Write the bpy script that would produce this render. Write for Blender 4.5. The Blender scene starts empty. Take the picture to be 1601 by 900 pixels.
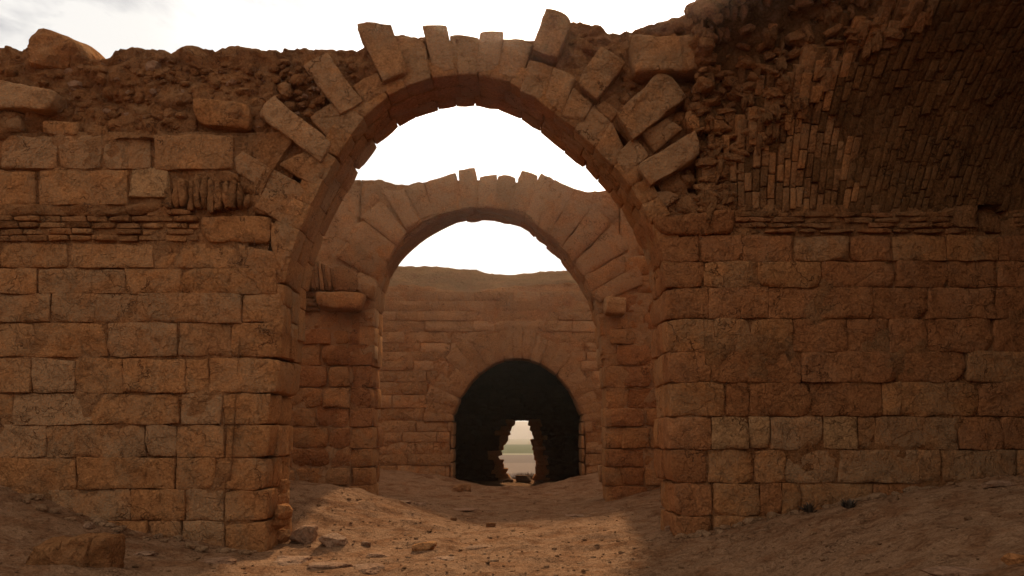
import bpy, bmesh, math, random
import numpy as np
from mathutils import Vector, noise, Matrix

random.seed(7)
scene = bpy.context.scene
R = math.radians
# ------------------------------------------------------------------ camera
F_PX, CX, CY, CAM_Z = 1250.0, 800.5, 450.0, 1.6
PITCH = R(10.2)
cam_d = bpy.data.cameras.new('camera'); cam = bpy.data.objects.new('camera', cam_d)
scene.collection.objects.link(cam); scene.camera = cam
cam_d.sensor_width = 36; cam_d.lens = F_PX / 1601 * 36
cam_d.clip_start = 0.1; cam_d.clip_end = 20000
cam.location = (0, 0, CAM_Z); cam.rotation_euler = (R(90) + PITCH, 0, 0)
# ------------------------------------------------------------------ light
SUN_EL, SUN_AZ = R(27.5), R(2.0)          # azimuth to the right of +Y
sd = bpy.data.lights.new('sun', 'SUN'); so = bpy.data.objects.new('sun', sd)
scene.collection.objects.link(so)
sd.energy = 4.0; sd.angle = R(2.6); sd.color = (1.0, 0.86, 0.66)
sun_dir = Vector((math.sin(SUN_AZ) * math.cos(SUN_EL), math.cos(SUN_AZ) * math.cos(SUN_EL), math.sin(SUN_EL)))
so.rotation_euler = sun_dir.to_track_quat('Z', 'Y').to_euler()
so.location = sun_dir * 50
world = bpy.data.worlds.new('World'); scene.world = world; world.use_nodes = True
nt = world.node_tree; nt.nodes.clear(); N = nt.nodes.new; LK = nt.links.new
wo = N('ShaderNodeOutputWorld'); bg = N('ShaderNodeBackground'); bg.inputs[1].default_value = 0.1
sky = N('ShaderNodeTexSky'); sky.sky_type = 'NISHITA'; sky.sun_disc = False
sky.sun_elevation = SUN_EL; sky.sun_rotation = SUN_AZ; sky.air_density = 1.5; sky.dust_density = 4.0
tc = N('ShaderNodeTexCoord')
mp = N('ShaderNodeMapping'); mp.inputs['Scale'].default_value = (1, 1, 2.2); LK(tc.outputs['Generated'], mp.inputs[0])
cn = N('ShaderNodeTexNoise'); cn.inputs['Scale'].default_value = 5.5; cn.inputs['Detail'].default_value = 9
cn.inputs['Roughness'].default_value = 0.58; cn.inputs['Distortion'].default_value = 0.35
LK(mp.outputs[0], cn.inputs['Vector'])
cr = N('ShaderNodeValToRGB'); LK(cn.outputs[0], cr.inputs[0])
cr.color_ramp.elements[0].position = 0.42; cr.color_ramp.elements[0].color = (12.6, 12.4, 12.7, 1)
cr.color_ramp.elements[1].position = 0.56; cr.color_ramp.elements[1].color = (20, 19.4, 18.6, 1)
# thin cloud scatters the sun forward: brighter towards it, duller away from it
nv = N('ShaderNodeVectorMath'); nv.operation = 'NORMALIZE'; LK(tc.outputs['Generated'], nv.inputs[0])
dp = N('ShaderNodeVectorMath'); dp.operation = 'DOT_PRODUCT'; LK(nv.outputs[0], dp.inputs[0]); dp.inputs[1].default_value = tuple(sun_dir)
gr = N('ShaderNodeValToRGB'); gr.color_ramp.interpolation = 'EASE'; LK(dp.outputs['Value'], gr.inputs[0])
ge = gr.color_ramp.elements; ge[0].position = 0; ge[0].color = (.30, .30, .30, 1); ge[1].position = 1; ge[1].color = (1, 1, 1, 1)
q_ = ge.new(.60); q_.color = (.33, .33, .33, 1); q_ = ge.new(.90); q_.color = (.34, .34, .34, 1); q_ = ge.new(.96); q_.color = (.5, .5, .5, 1)
gm_ = N('ShaderNodeMixRGB'); gm_.blend_type = 'MULTIPLY'; gm_.inputs[0].default_value = 1
LK(cr.outputs[0], gm_.inputs[1]); LK(gr.outputs[0], gm_.inputs[2])
mx = N('ShaderNodeMixRGB'); mx.inputs[0].default_value = 0.96
LK(sky.outputs[0], mx.inputs[1]); LK(gm_.outputs[0], mx.inputs[2])
LK(mx.outputs[0], bg.inputs[0]); LK(bg.outputs[0], wo.inputs[0])
scene.view_settings.view_transform = 'Standard'; scene.view_settings.look = 'None'
scene.view_settings.gamma = 1; scene.view_settings.exposure = 0.5
scene.cycles.max_bounces = 8; scene.cycles.diffuse_bounces = 5
scene.cycles.use_denoising = True

# ------------------------------------------------------------------ helpers
COL = scene.collection
sP, cP = math.sin(PITCH), math.cos(PITCH)
def W(px, py, D):
    """photo pixel -> point of the upright plane Y = D"""
    u = (px - CX) / F_PX; v = (CY - py) / F_PX
    t = D / (cP - v * sP)
    return Vector((u * t, D, CAM_Z + t * (sP + v * cP)))
def XZ(px, py, D):
    p = W(px, py, D); return (p.x, p.z)
def link_mesh(name, verts, faces, mat, parent=None, smooth=True):
    me = bpy.data.meshes.new(name); me.from_pydata(verts, [], faces); me.update()
    if mat: me.materials.append(mat)
    if smooth: me.polygons.foreach_set('use_smooth', [True] * len(me.polygons))
    o = bpy.data.objects.new(name, me); COL.objects.link(o)
    if parent: o.parent = parent
    return o
def tag(o, label=None, cat=None, group=None, kind=None):
    if label: o['label'] = label
    if cat: o['category'] = cat
    if group: o['group'] = group
    if kind: o['kind'] = kind
    return o
def thing(name, label, cat, group=None):
    o = bpy.data.objects.new(name, None); COL.objects.link(o); o.empty_display_size = .2
    return tag(o, label, cat, group)
NV, NN = noise.noise_vector, noise.noise
def fr(p, f, o=3): return noise.fractal(p * f, .6, 2.0, o)
def lines(L, r, res):
    n = max(1, int(round((L - 2 * r) / res)))
    mid = [r + (L - 2 * r) * i / n for i in range(n + 1)]
    return [0, r * .4] + mid + [L - r * .4, L]
def lattice(Lx, Ly, Lz, r, res, resy=None, back=True):
    """surface points of a subdivided box, rounded at its edges; returns normalised coords, edge factor, faces"""
    r = min(r, Lx * .3, Ly * .3, Lz * .3)
    ax = lines(Lx, r, res); az = lines(Lz, r, res)
    ay = lines(Ly, r, resy) if resy else [0, r * .4, r, Ly]
    nx, ny, nz = len(ax), len(ay), len(az)
    idx = {}; pts = []; ef = []
    h = (Lx / 2, Ly / 2, Lz / 2)
    for i in range(nx):
        for j in range(ny):
            for k in range(nz):
                if not (i in (0, nx - 1) or j in (0, ny - 1) or k in (0, nz - 1)): continue
                p = [ax[i] - h[0], ay[j] - h[1], az[k] - h[2]]
                q = [max(-(h[m] - r), min(h[m] - r, p[m])) for m in range(3)]
                if not resy and p[1] > 0: q[1] = p[1]
                d = [p[m] - q[m] for m in range(3)]
                l = math.sqrt(d[0] ** 2 + d[1] ** 2 + d[2] ** 2)
                mxd = max(abs(v) for v in d)
                if l > 1e-6:
                    s = mxd / l
                    p = [q[m] + d[m] * s for m in range(3)]
                near = sorted(h[m] - abs(p[m]) for m in range(3))
                ef.append(max(0.0, 1 - near[1] / (3.0 * r + 1e-6)))
                idx[i, j, k] = len(pts); pts.append((p[0] / Lx + .5, p[1] / Ly + .5, p[2] / Lz + .5))
    fs = []
    g = idx.get
    for i in range(nx - 1):
        for k in range(nz - 1):
            fs.append((g((i, 0, k)), g((i + 1, 0, k)), g((i + 1, 0, k + 1)), g((i, 0, k + 1))))
            if back:
                j = ny - 1; fs.append((g((i, j, k)), g((i, j, k + 1)), g((i + 1, j, k + 1)), g((i + 1, j, k))))
    for i in range(nx - 1):
        for j in range(ny - 1):
            fs.append((g((i, j, 0)), g((i, j + 1, 0)), g((i + 1, j + 1, 0)), g((i + 1, j, 0))))
            k = nz - 1; fs.append((g((i, j, k)), g((i + 1, j, k)), g((i + 1, j + 1, k)), g((i, j + 1, k))))
    for j in range(ny - 1):
        for k in range(nz - 1):
            fs.append((g((0, j, k)), g((0, j, k + 1)), g((0, j + 1, k + 1)), g((0, j + 1, k))))
            i = nx - 1; fs.append((g((i, j, k)), g((i, j + 1, k)), g((i, j + 1, k + 1)), g((i, j, k + 1))))
    return pts, ef, fs
def block(name, quad, y0, y1, mat, parent, gap=-.008, r=.010, res=.06, resy=None, amp=.026, chip=.06, tilt=0, rough=1.0):
    """eroded ashlar: quad = bl, br, tr, tl corners (X, Z); front at y0, back at y1"""
    (ax_, az_), (bx_, bz_), (cx_, cz_), (dx_, dz_) = quad
    Lx = (math.hypot(bx_ - ax_, bz_ - az_) + math.hypot(cx_ - dx_, cz_ - dz_)) / 2
    Lz = (math.hypot(dx_ - ax_, dz_ - az_) + math.hypot(cx_ - bx_, cz_ - bz_)) / 2
    Ly = y1 - y0
    pts, ef, fs = lattice(max(Lx, .04), Ly, max(Lz, .04), r, res, resy, back=bool(resy))
    gx, gz = gap / max(Lx, .05), gap / max(Lz, .05)
    if not resy and random.random() < .12: gx += .01 / max(Lx, .05)
    cx = (ax_ + bx_ + cx_ + dx_) / 4; cz = (az_ + bz_ + cz_ + dz_) / 4
    seed = Vector((random.uniform(0, 90), random.uniform(0, 90), random.uniform(0, 90)))
    tx, tz = random.uniform(-1, 1) * .012, random.uniform(-1, 1) * .015
    cq = [random.random() ** 3 * chip * 1.2 for _ in range(4)]
    vs = []
    for (s, w, t), e in zip(pts, ef):
        s2 = gx + s * (1 - 2 * gx); t2 = gz + t * (1 - 2 * gz)
        X = (1 - s2) * (1 - t2) * ax_ + s2 * (1 - t2) * bx_ + s2 * t2 * cx_ + (1 - s2) * t2 * dx_
        Z = (1 - s2) * (1 - t2) * az_ + s2 * (1 - t2) * bz_ + s2 * t2 * cz_ + (1 - s2) * t2 * dz_
        Y = y0 + w * Ly
        p = Vector((X, Y, Z)) + seed
        n1 = NV(p * 2.3); n2 = NV(p * 6.5); n3 = NV(p * 17)
        a = amp * rough
        X += n1.x * a * .55 + n2.x * a * .4 + n3.x * a * .15
        Y += (n1.y * a * .8 + n2.y * a * .7 + n3.y * a * .35) * (1 if w < .9 else .3) + tx * (s - .5) * 2 + tz * (t - .5) * 2 + tilt
        Z += n1.z * a * .55 + n2.z * a * .4 + n3.z * a * .15
        # worn arrises and corners
        c = cq[0] * max(0, 1 - (s * Lx + t * Lz) / .17) + cq[1] * max(0, 1 - ((1 - s) * Lx + t * Lz) / .17) \
            + cq[2] * max(0, 1 - ((1 - s) * Lx + (1 - t) * Lz) / .17) + cq[3] * max(0, 1 - (s * Lx + (1 - t) * Lz) / .17)
        er = e * max(0, NN(p * 3.1) + .12) * chip + c
        X += (cx - X) / (Lx + .01) * er; Z += (cz - Z) / (Lz + .01) * er
        if w < .5: Y += er * .7
        elif resy: Y -= er * .5
        vs.append((X, Y, Z))
    return link_mesh(name, vs, fs, mat, parent)
def pq(D, *pts):
    """four photo pixels (bl, br, tr, tl) -> quad in plane D"""
    return [XZ(x, y, D) for x, y in pts]
_ico = {}
def ico(n):
    if n not in _ico:
        bm = bmesh.new(); bmesh.ops.create_icosphere(bm, subdivisions=n, radius=1)
        _ico[n] = ([v.co.copy() for v in bm.verts], [tuple(v.index for v in f.verts) for f in bm.faces]); bm.free()
    return _ico[n]
def rock_geo(c, sx, sy, sz, sub=2, rng=random, rot=None, nz=.07, pd=.72):
    """angular rock: a random convex body, slightly eroded"""
    vs, fs = ico(sub)
    pl = [(Vector((rng.gauss(0, 1), rng.gauss(0, 1), rng.gauss(0, 1))).normalized(), rng.uniform(pd, 1.0)) for _ in range(13)]
    pl += [(Vector(a), rng.uniform(.8, 1)) for a in ((1,0,0),(-1,0,0),(0,1,0),(0,-1,0),(0,0,1),(0,0,-1))]
    M = Matrix.Rotation(rng.uniform(0, 6.28), 3, 'Z') if rot is None else rot
    sd = Vector((rng.uniform(0, 50),) * 3)
    out = []
    for v in vs:
        rr = 1.3
        for n, d in pl:
            k = v.dot(n)
            if k > .05: rr = min(rr, d / k)
        rr *= 1 + nz * NN(v * 2.2 + sd) + nz * .6 * NN(v * 6 + sd)
        q = Vector((v.x * rr * sx, v.y * rr * sy, v.z * rr * sz))
        out.append(tuple(M @ q + Vector(c)))
    return out, fs
class Heap:
    def __init__(s): s.v = []; s.f = []
    def add(s, g):
        n = len(s.v); s.v += g[0]; s.f += [tuple(i + n for i in f) for f in g[1]]
    def build(s, name, mat, parent=None, smooth=True):
        return link_mesh(name, s.v, s.f, mat, parent, smooth)
def interp(tab, x):
    if x <= tab[0][0]: return tab[0][1]
    for (a, b), (c, d) in zip(tab, tab[1:]):
        if x <= c: return b + (d - b) * (x - a) / (c - a)
    return tab[-1][1]
def slab(name, xs, zb, zt, nrow, yf, yb, mat, parent):
    """masonry core: columns between zb(x) and zt(x), front face yf(x,z), back face yb(x,z)"""
    vs = []; fs = []; n = nrow + 1
    for x in xs:
        b, t = zb(x), zt(x)
        for k in range(n):
            z = b + (t - b) * k / nrow; vs.append((x, yf(x, z), z))
    off = len(vs)
    for x in xs:
        b, t = zb(x), zt(x)
        for k in range(n):
            z = b + (t - b) * k / nrow; vs.append((x, yb(x, z), z))
    m = len(xs)
    for i in range(m - 1):
        for k in range(nrow):
            a = i * n + k; fs.append((a, a + n, a + n + 1, a + 1))
            a += off; fs.append((a, a + 1, a + n + 1, a + n))
        a = i * n; fs.append((a, a + off, a + n + off, a + n))
        a = i * n + nrow; fs.append((a, a + n, a + n + off, a + off))
    for k in range(nrow):
        fs.append((k, k + 1, k + 1 + off, k + off))
        a = (m - 1) * n + k; fs.append((a, a + off, a + off + 1, a + 1))
    return link_mesh(name, vs, fs, mat, parent)
def boxobj(name, x0, x1, y0, y1, z0, z1, mat, parent, st=.5):
    pts, ef, fc = lattice(x1 - x0, y1 - y0, z1 - z0, .05, st, st)
    vs = []
    for s, w_, t_ in pts:
        p = Vector((x0 + s * (x1 - x0), y0 + w_ * (y1 - y0), z0 + t_ * (z1 - z0))); vs.append(tuple(p + NV(p * 1.7) * .04))
    return link_mesh(name, vs, fc, mat, parent)
def frange(a, b, st):
    n = max(1, int(round((b - a) / st))); return [a + (b - a) * i / n for i in range(n + 1)]

# ------------------------------------------------------------------ materials
def mat_stone(name, c1, c2, grey, dark, grey_amt=.5, bump=1.0, var=.09, rough=.92, pit=.5, earth=None):
    m = bpy.data.materials.new(name); m.use_nodes = True; t = m.node_tree; t.nodes.clear()
    A = t.nodes.new; L = t.links.new
    out = A('ShaderNodeOutputMaterial'); b = A('ShaderNodeBsdfPrincipled'); L(b.outputs[0], out.inputs[0])
    b.inputs['Roughness'].default_value = rough
    b.inputs['Specular IOR Level'].default_value = 0
    geo = A('ShaderNodeNewGeometry'); oi = A('ShaderNodeObjectInfo')
    sc = A('ShaderNodeVectorMath'); sc.operation = 'SCALE'; sc.inputs[0].default_value = (7, 3, 5); L(oi.outputs['Random'], sc.inputs['Scale'])
    ad = A('ShaderNodeVectorMath'); ad.operation = 'ADD'; L(geo.outputs['Position'], ad.inputs[0]); L(sc.outputs[0], ad.inputs[1])
    def nz(scale, det=4, ro=.6, vec=ad, dist=0):
        n = A('ShaderNodeTexNoise'); n.inputs['Scale'].default_value = scale; n.inputs['Detail'].default_value = det
        n.inputs['Roughness'].default_value = ro; n.inputs['Distortion'].default_value = dist
        L(vec.outputs[0] if vec is ad else vec.outputs['Position'], n.inputs['Vector']); return n.outputs[0]
    def mr(s, a, bb, lo=0, hi=1):
        n = A('ShaderNodeMapRange'); n.inputs[1].default_value = a; n.inputs[2].default_value = bb
        n.inputs[3].default_value = lo; n.inputs[4].default_value = hi; L(s, n.inputs[0]); return n.outputs[0]
    def mix(f, a, bb, bt='MIX'):
        n = A('ShaderNodeMixRGB'); n.blend_type = bt
        if isinstance(f, float): n.inputs[0].default_value = f
        else: L(f, n.inputs[0])
        for i, q in ((1, a), (2, bb)):
            if isinstance(q, tuple): n.inputs[i].default_value = q + (1,)
            else: L(q, n.inputs[i])
        return n.outputs[0]
    def ma(op, a, bb):
        n = A('ShaderNodeMath'); n.operation = op
        for i, q in ((0, a), (1, bb)):
            if isinstance(q, (int, float)): n.inputs[i].default_value = q
            else: L(q, n.inputs[i])
        return n.outputs[0]
    col = mix(mr(nz(1.6, 6, .65, geo), .38, .62), c1, c2)
    fine = nz(30, 5, .7)
    col = mix(1.0, col, mix(mr(fine, .3, .7), (.62, .60, .58), (1.36, 1.34, 1.32)), 'MULTIPLY')
    # weathered grey crust in blotches, more on some stones than on others
    gm = mr(ma('ADD', nz(1.9, 9, .72, geo, dist=.6), ma('MULTIPLY', oi.outputs['Random'], .10)), .55 - .1 * grey_amt, .68 - .1 * grey_amt)
    sp = mr(nz(55, 3, .6), .42, .58, .25, 1)
    col = mix(ma('MULTIPLY', ma('MULTIPLY', gm, sp), .85 * min(1, grey_amt + .3)), col, grey)
    # dark hollows and stains
    dk = mr(nz(6, 8, .75, dist=.5), .58, .68)
    col = mix(ma('MULTIPLY', dk, .6), col, dark)
    hv = A('ShaderNodeMapRange'); L(oi.outputs['Random'], hv.inputs[0]); hv.inputs[3].default_value = 1 - var; hv.inputs[4].default_value = 1 + var
    cmb = A('ShaderNodeCombineXYZ'); L(hv.outputs[0], cmb.inputs[0]); L(hv.outputs[0], cmb.inputs[1]); L(hv.outputs[0], cmb.inputs[2])
    col = mix(1.0, col, cmb.outputs[0], 'MULTIPLY')
    if earth:
        col = mix(mr(nz(.9, 4, .6, geo), .45, .6, 0, .8), col, earth)
    L(col, b.inputs['Base Color'])
    v = A('ShaderNodeTexVoronoi'); v.inputs['Scale'].default_value = 17; v.inputs['Randomness'].default_value = 1
    wv = A('ShaderNodeVectorMath'); wv.operation = 'ADD'; L(ad.outputs[0], wv.inputs[0])
    wn = A('ShaderNodeTexNoise'); wn.inputs['Scale'].default_value = 9; L(ad.outputs[0], wn.inputs['Vector'])
    ws = A('ShaderNodeVectorMath'); ws.operation = 'SCALE'; ws.inputs['Scale'].default_value = .12; L(wn.outputs['Color'], ws.inputs[0]); L(ws.outputs[0], wv.inputs[1])
    L(wv.outputs[0], v.inputs['Vector'])
    pits = ma('MULTIPLY', mr(v.outputs['Distance'], .12, .32, -1, 0), mr(nz(2.2, 3), .5, .62, 0, 1))
    h = ma('ADD', ma('MULTIPLY', nz(9, 9, .68, dist=.3), .085 * bump), ma('MULTIPLY', nz(42, 6, .75), .022 * bump))
    h = ma('ADD', h, ma('MULTIPLY', pits, .018 * pit))
    h = ma('SUBTRACT', h, ma('MULTIPLY', dk, .012 * bump))
    sp1 = mr(nz(3.1, 9, .62, geo, dist=.5), .525, .555); sp2 = mr(nz(7.5, 7, .6, dist=.8), .56, .585)
    h = ma('SUBTRACT', h, ma('MULTIPLY', sp1, .030 * bump)); h = ma('SUBTRACT', h, ma('MULTIPLY', sp2, .016 * bump))
    if pit:
        vc = A('ShaderNodeTexVoronoi'); vc.feature = 'DISTANCE_TO_EDGE'; vc.inputs['Scale'].default_value = 1.5
        w2 = A('ShaderNodeVectorMath'); w2.operation = 'SCALE'; w2.inputs['Scale'].default_value = .35; L(wn.outputs['Color'], w2.inputs[0])
        w3_ = A('ShaderNodeVectorMath'); w3_.operation = 'ADD'; L(ad.outputs[0], w3_.inputs[0]); L(w2.outputs[0], w3_.inputs[1]); L(w3_.outputs[0], vc.inputs['Vector'])
        ck = ma('MULTIPLY', mr(vc.outputs['Distance'], .004, .016, 1, 0), mr(nz(1.3, 3, .5, geo), .54, .60))
        h = ma('SUBTRACT', h, ma('MULTIPLY', ck, .035)); L(mix(ma('MULTIPLY', ck, .75), col, dark), b.inputs['Base Color'])
    bp = A('ShaderNodeBump'); bp.inputs['Distance'].default_value = 1.0; bp.inputs['Strength'].default_value = .85
    L(h, bp.inputs['Height']); L(bp.outputs[0], b.inputs['Normal'])
    return m
ORANGE, RUST, GREY, DARK = (.47, .200, .071), (.39, .155, .053), (.32, .178, .084), (.12, .046, .018)
M_STONE = mat_stone('sandstone', ORANGE, RUST, GREY, DARK, .55)
M_RED = mat_stone('red_sandstone', (.42, .166, .060), (.34, .128, .046), (.29, .152, .076), DARK, .2, bump=1.2)
M_VOUS = mat_stone('lichen_sandstone', (.46, .206, .080), (.38, .160, .060), (.35, .205, .102), DARK, 1.0, pit=1.2)
M_PALE = mat_stone('pale_limestone', (.47, .24, .10), (.42, .205, .082), (.38, .22, .105), DARK, .4)
M_CORE = mat_stone('rubble_mortar', (.40, .172, .064), (.32, .128, .046), (.34, .175, .08), (.12, .05, .025), .5, bump=1.9, pit=1.5)
M_BRICK = mat_stone('old_brick', (.33, .145, .056), (.26, .108, .041), (.23, .125, .055), (.10, .05, .028), .45, var=.3)
M_SHADE_BRICK = mat_stone('shaded_brick', (.22, .098, .036), (.16, .068, .025), (.14, .07, .030), (.05, .022, .010), .5, var=.2)  # brick with the shade of the sheltered vault painted into its colour
M_FARW = mat_stone('dusty_sandstone', (.38, .180, .073), (.31, .140, .055), (.30, .17, .085), DARK, .5, bump=1.3)
M_HALL = mat_stone('shade_black_stone', (.10, .045, .018), (.07, .03, .012), (.08, .04, .02), (.03, .012, .006), .3)  # near-black colour: the darkness of the enclosed hall is painted in
M_EARTH = mat_stone('hill_earth', (.30, .140, .062), (.23, .10, .044), (.24, .13, .055), DARK, .9, bump=2.2)
M_GROUND = mat_stone('dusty_ground', (.25, .115, .052), (.19, .083, .037), (.36, .195, .10), (.13, .056, .026), .75, bump=1.0, var=0, pit=.6)
M_CHIP = mat_stone('pale_chips', (.30, .155, .075), (.24, .12, .055), (.33, .19, .10), (.15, .07, .035), .6)
M_ROCK = mat_stone('loose_rock', (.38, .20, .11), (.31, .155, .08), (.36, .21, .12), DARK, .7)

D1, D1B = 11.3, 12.55
D2, D2B = 18.0, 19.15
D3 = 27.0
ACX, ACZ, AR = -.57, 3.95, 2.88

# ------------------------------------------------------------------ ground
def tps(pts):
    P = np.array([(p[0], p[1]) for p in pts], float); z = np.array([p[2] for p in pts], float)
    d = np.linalg.norm(P[:, None] - P[None], axis=2); n = len(P)
    K = d ** 2 * np.log(d + 1e-9) + np.eye(n) * .6
    A = np.zeros((n + 3, n + 3)); A[:n, :n] = K; A[:n, n] = 1; A[:n, n + 1:] = P; A[n, :n] = 1; A[n + 1:, :n] = P.T
    w = np.linalg.solve(A, np.concatenate([z, [0, 0, 0]]))
    def f(X, Y):
        X = np.asarray(X, float); Y = np.asarray(Y, float)
        r = np.sqrt((X[..., None] - P[:, 0]) ** 2 + (Y[..., None] - P[:, 1]) ** 2)
        return (r ** 2 * np.log(r + 1e-9)) @ w[:n] + w[n] + w[n + 1] * X + w[n + 2] * Y
    return f
GP = []
def gpx(px, py, D): p = W(px, py, D); GP.append((p.x, p.y, p.z))
for a in ((0,757,D1),(150,812,D1),(260,842,D1),(380,862,D1),(1080,838,D1),(1250,802,D1),(1400,777,D1),(1600,752,D1),
          (800,900,9.5),(600,895,9.6),(420,893,9.6),(250,880,9.6),(0,900,8.2),(100,850,9.6),(1100,900,9),(1300,900,7.4),(1600,900,5.2),
          (1560,757,9.0),(1400,775,9.2),(1250,815,9.9),(1450,850,7.2),
          (760,850,12.0),(900,850,11.9),(600,850,12.2),
          (450,757,15),(530,765,15.2),(600,790,15),(650,808,14.6),(455,820,12.9),(540,815,13.3),
          (585,776,D2),(450,756,D2),(945,788,D2),(1030,762,D2),(1005,792,15),(940,812,14.5),(770,815,15),(800,790,D2),
          (800,777,22),(650,770,22),(900,765,23),(700,748,D3),(600,735,D3),(918,745,D3),(940,737,D3),(800,768,D3)):
    gpx(*a)
for x in (-3, 0, 3):
    for y in (29, 33, 37): GP.append((x, y, -.52))
for a in ((-12,11,1.2),(-12,18,1.0),(-12,27,1.0),(12,11,1.1),(12,18,1),(12,27,1),(-8,5,.4),(-8,0,.3),(0,4,0),(0,-3,0),(7,2,.8),(9,6,1.1),(-8,34,.6),(8,34,.6),(0,41,-.8),(-8,41,-.6),(8,41,-.6)):
    GP.append(a)
gf = tps(GP)
def ground_arr(X, Y):
    Xc = np.clip(X, -13, 13); Yc = np.clip(Y, -4, 42)
    z = gf(Xc, Yc)
    z = np.clip(z, -1.2, 1.6)
    drop = np.clip((Y - 41) / 60, 0, 1); drop = drop * drop * (3 - 2 * drop)
    return z * (1 - drop) + drop * -6.0
def gz(x, y): return float(ground_arr(np.array([x]), np.array([y]))[0]) + gnoise(x, y)
def gnoise(x, y):
    p = Vector((x, y, 0))
    far = min(1, max(0, (60 - y) / 20)) if y > 40 else 1
    inh = 1
    n = noise.fractal(p * .8, .7, 2.1, 3) * .055 + noise.fractal(p * 2.9 + Vector((9, 3, 0)), .6, 2.2, 4) * .022
    r = max(0, NN(Vector((x * 1.1, y * 2.2, 3.3))) - .12) * .10      # flat eroded lumps
    v = noise.voronoi(p * 3.3 + Vector((NN(p * 2), NN(p * 2 + Vector((5, 5, 5))), 0)) * .6)[0]
    r += max(0, .22 - v[0]) * .10 * max(0, NN(p * .9 + Vector((3, 8, 1))) + .15) + .006 * NN(p * 14)
    return (n + r) * far
gx_ = [-1500, -900, -300, -120, -60, -30, -20, -15] + frange(-12, -8.3, .3) + frange(-8, 8, .062) + frange(8.3, 12, .3) + [15, 20, 30, 60, 120, 300, 900, 1500]
gy_ = [-1400, -500, -100, -30, -12, -6] + frange(-3, 4, .5) + frange(4.2, 6.4, .2) + frange(6.5, 16, .06) + frange(16.1, 28, .11) + frange(28.3, 42, .35) + frange(43, 100, 2.5) + [120, 150, 200, 300, 450, 700, 1000, 1500]
GX, GY = np.meshgrid(np.array(gx_), np.array(gy_))
GZ = ground_arr(GX, GY)
nyg, nxg = GX.shape
vs = []
for j in range(nyg):
    for i in range(nxg):
        x, y = float(GX[j, i]), float(GY[j, i])
        nn = gnoise(x, y) if abs(x) < 14 and -4 < y < 60 else 0
        vs.append((x, y, float(GZ[j, i]) + nn))
fs = [(j * nxg + i, j * nxg + i + 1, (j + 1) * nxg + i + 1, (j + 1) * nxg + i) for j in range(nyg - 1) for i in range(nxg - 1)]
# plain colours: fields beyond the ruin
gm = M_GROUND; t = gm.node_tree; A = t.nodes.new; L = t.links.new
bs = [n for n in t.nodes if n.type == 'BSDF_PRINCIPLED'][0]; src = bs.inputs['Base Color'].links[0].from_socket
geo = A('ShaderNodeNewGeometry'); sx = A('ShaderNodeSeparateXYZ'); L(geo.outputs['Position'], sx.inputs[0])
rp = A('ShaderNodeMapRange'); rp.inputs[1].default_value = 0; rp.inputs[2].default_value = 1000; L(sx.outputs[1], rp.inputs[0])
wv = A('ShaderNodeTexNoise'); wv.inputs['Scale'].default_value = .02; L(geo.outputs['Position'], wv.inputs['Vector'])
ra = A('ShaderNodeValToRGB'); L(rp.outputs[0], ra.inputs[0]); e = ra.color_ramp.elements; ra.color_ramp.interpolation = 'CONSTANT'
e[0].position = 0; e[0].color = (0.211, 0.136, 0.093, 1); e[1].position = .1; e[1].color = (0.167, 0.105, 0.074, 1)
for p_, c_ in ((.045, (0.260, 0.180, 0.124, 1)), (.055, (0.186, 0.118, 0.081, 1)), (.15, (0.211, 0.136, 0.093, 1)), (.2, (0.161, 0.105, 0.074, 1)), (.27, (0.260, 0.205, 0.124, 1)), (.29, (0.085, 0.078, 0.030, 1)), (.50, (0.236, 0.174, 0.112, 1))):
    q = e.new(p_); q.color = c_
fm = A('ShaderNodeMapRange'); fm.inputs[1].default_value = 50; fm.inputs[2].default_value = 80; L(sx.outputs[1], fm.inputs[0])
mm = A('ShaderNodeMixRGB'); L(fm.outputs[0], mm.inputs[0]); L(src, mm.inputs[1]); L(ra.outputs[0], mm.inputs[2]); L(mm.outputs[0], bs.inputs['Base Color'])
tag(link_mesh('ground', vs, fs, M_GROUND), kind='structure')

# distant hills beyond the plain
M_HILLS = mat_stone('far_hill_earth', (.36, .26, .20), (.32, .23, .18), (.33, .26, .2), (.2, .14, .1), .3, bump=0.0, pit=0)
hv = []; hf = []
hx = frange(-1450, 1450, 30)
for i, x in enumerate(hx):
    h = 13 + 4 * math.sin(x * .0033 + 1.2) + 4 * NN(Vector((x * .005, 2, 0))) - .003 * x
    for k, (yy, zz) in enumerate(((860, -6.5), (940, h * .45), (1060, h * .85), (1200, h), (1400, -6.8))): hv.append((x, yy, zz))
for i in range(len(hx) - 1):
    for k in range(4): a = i * 5 + k; hf.append((a, a + 5, a + 6, a + 1))
tag(link_mesh('distant_hills', hv, hf, M_HILLS), kind='structure')

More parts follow.
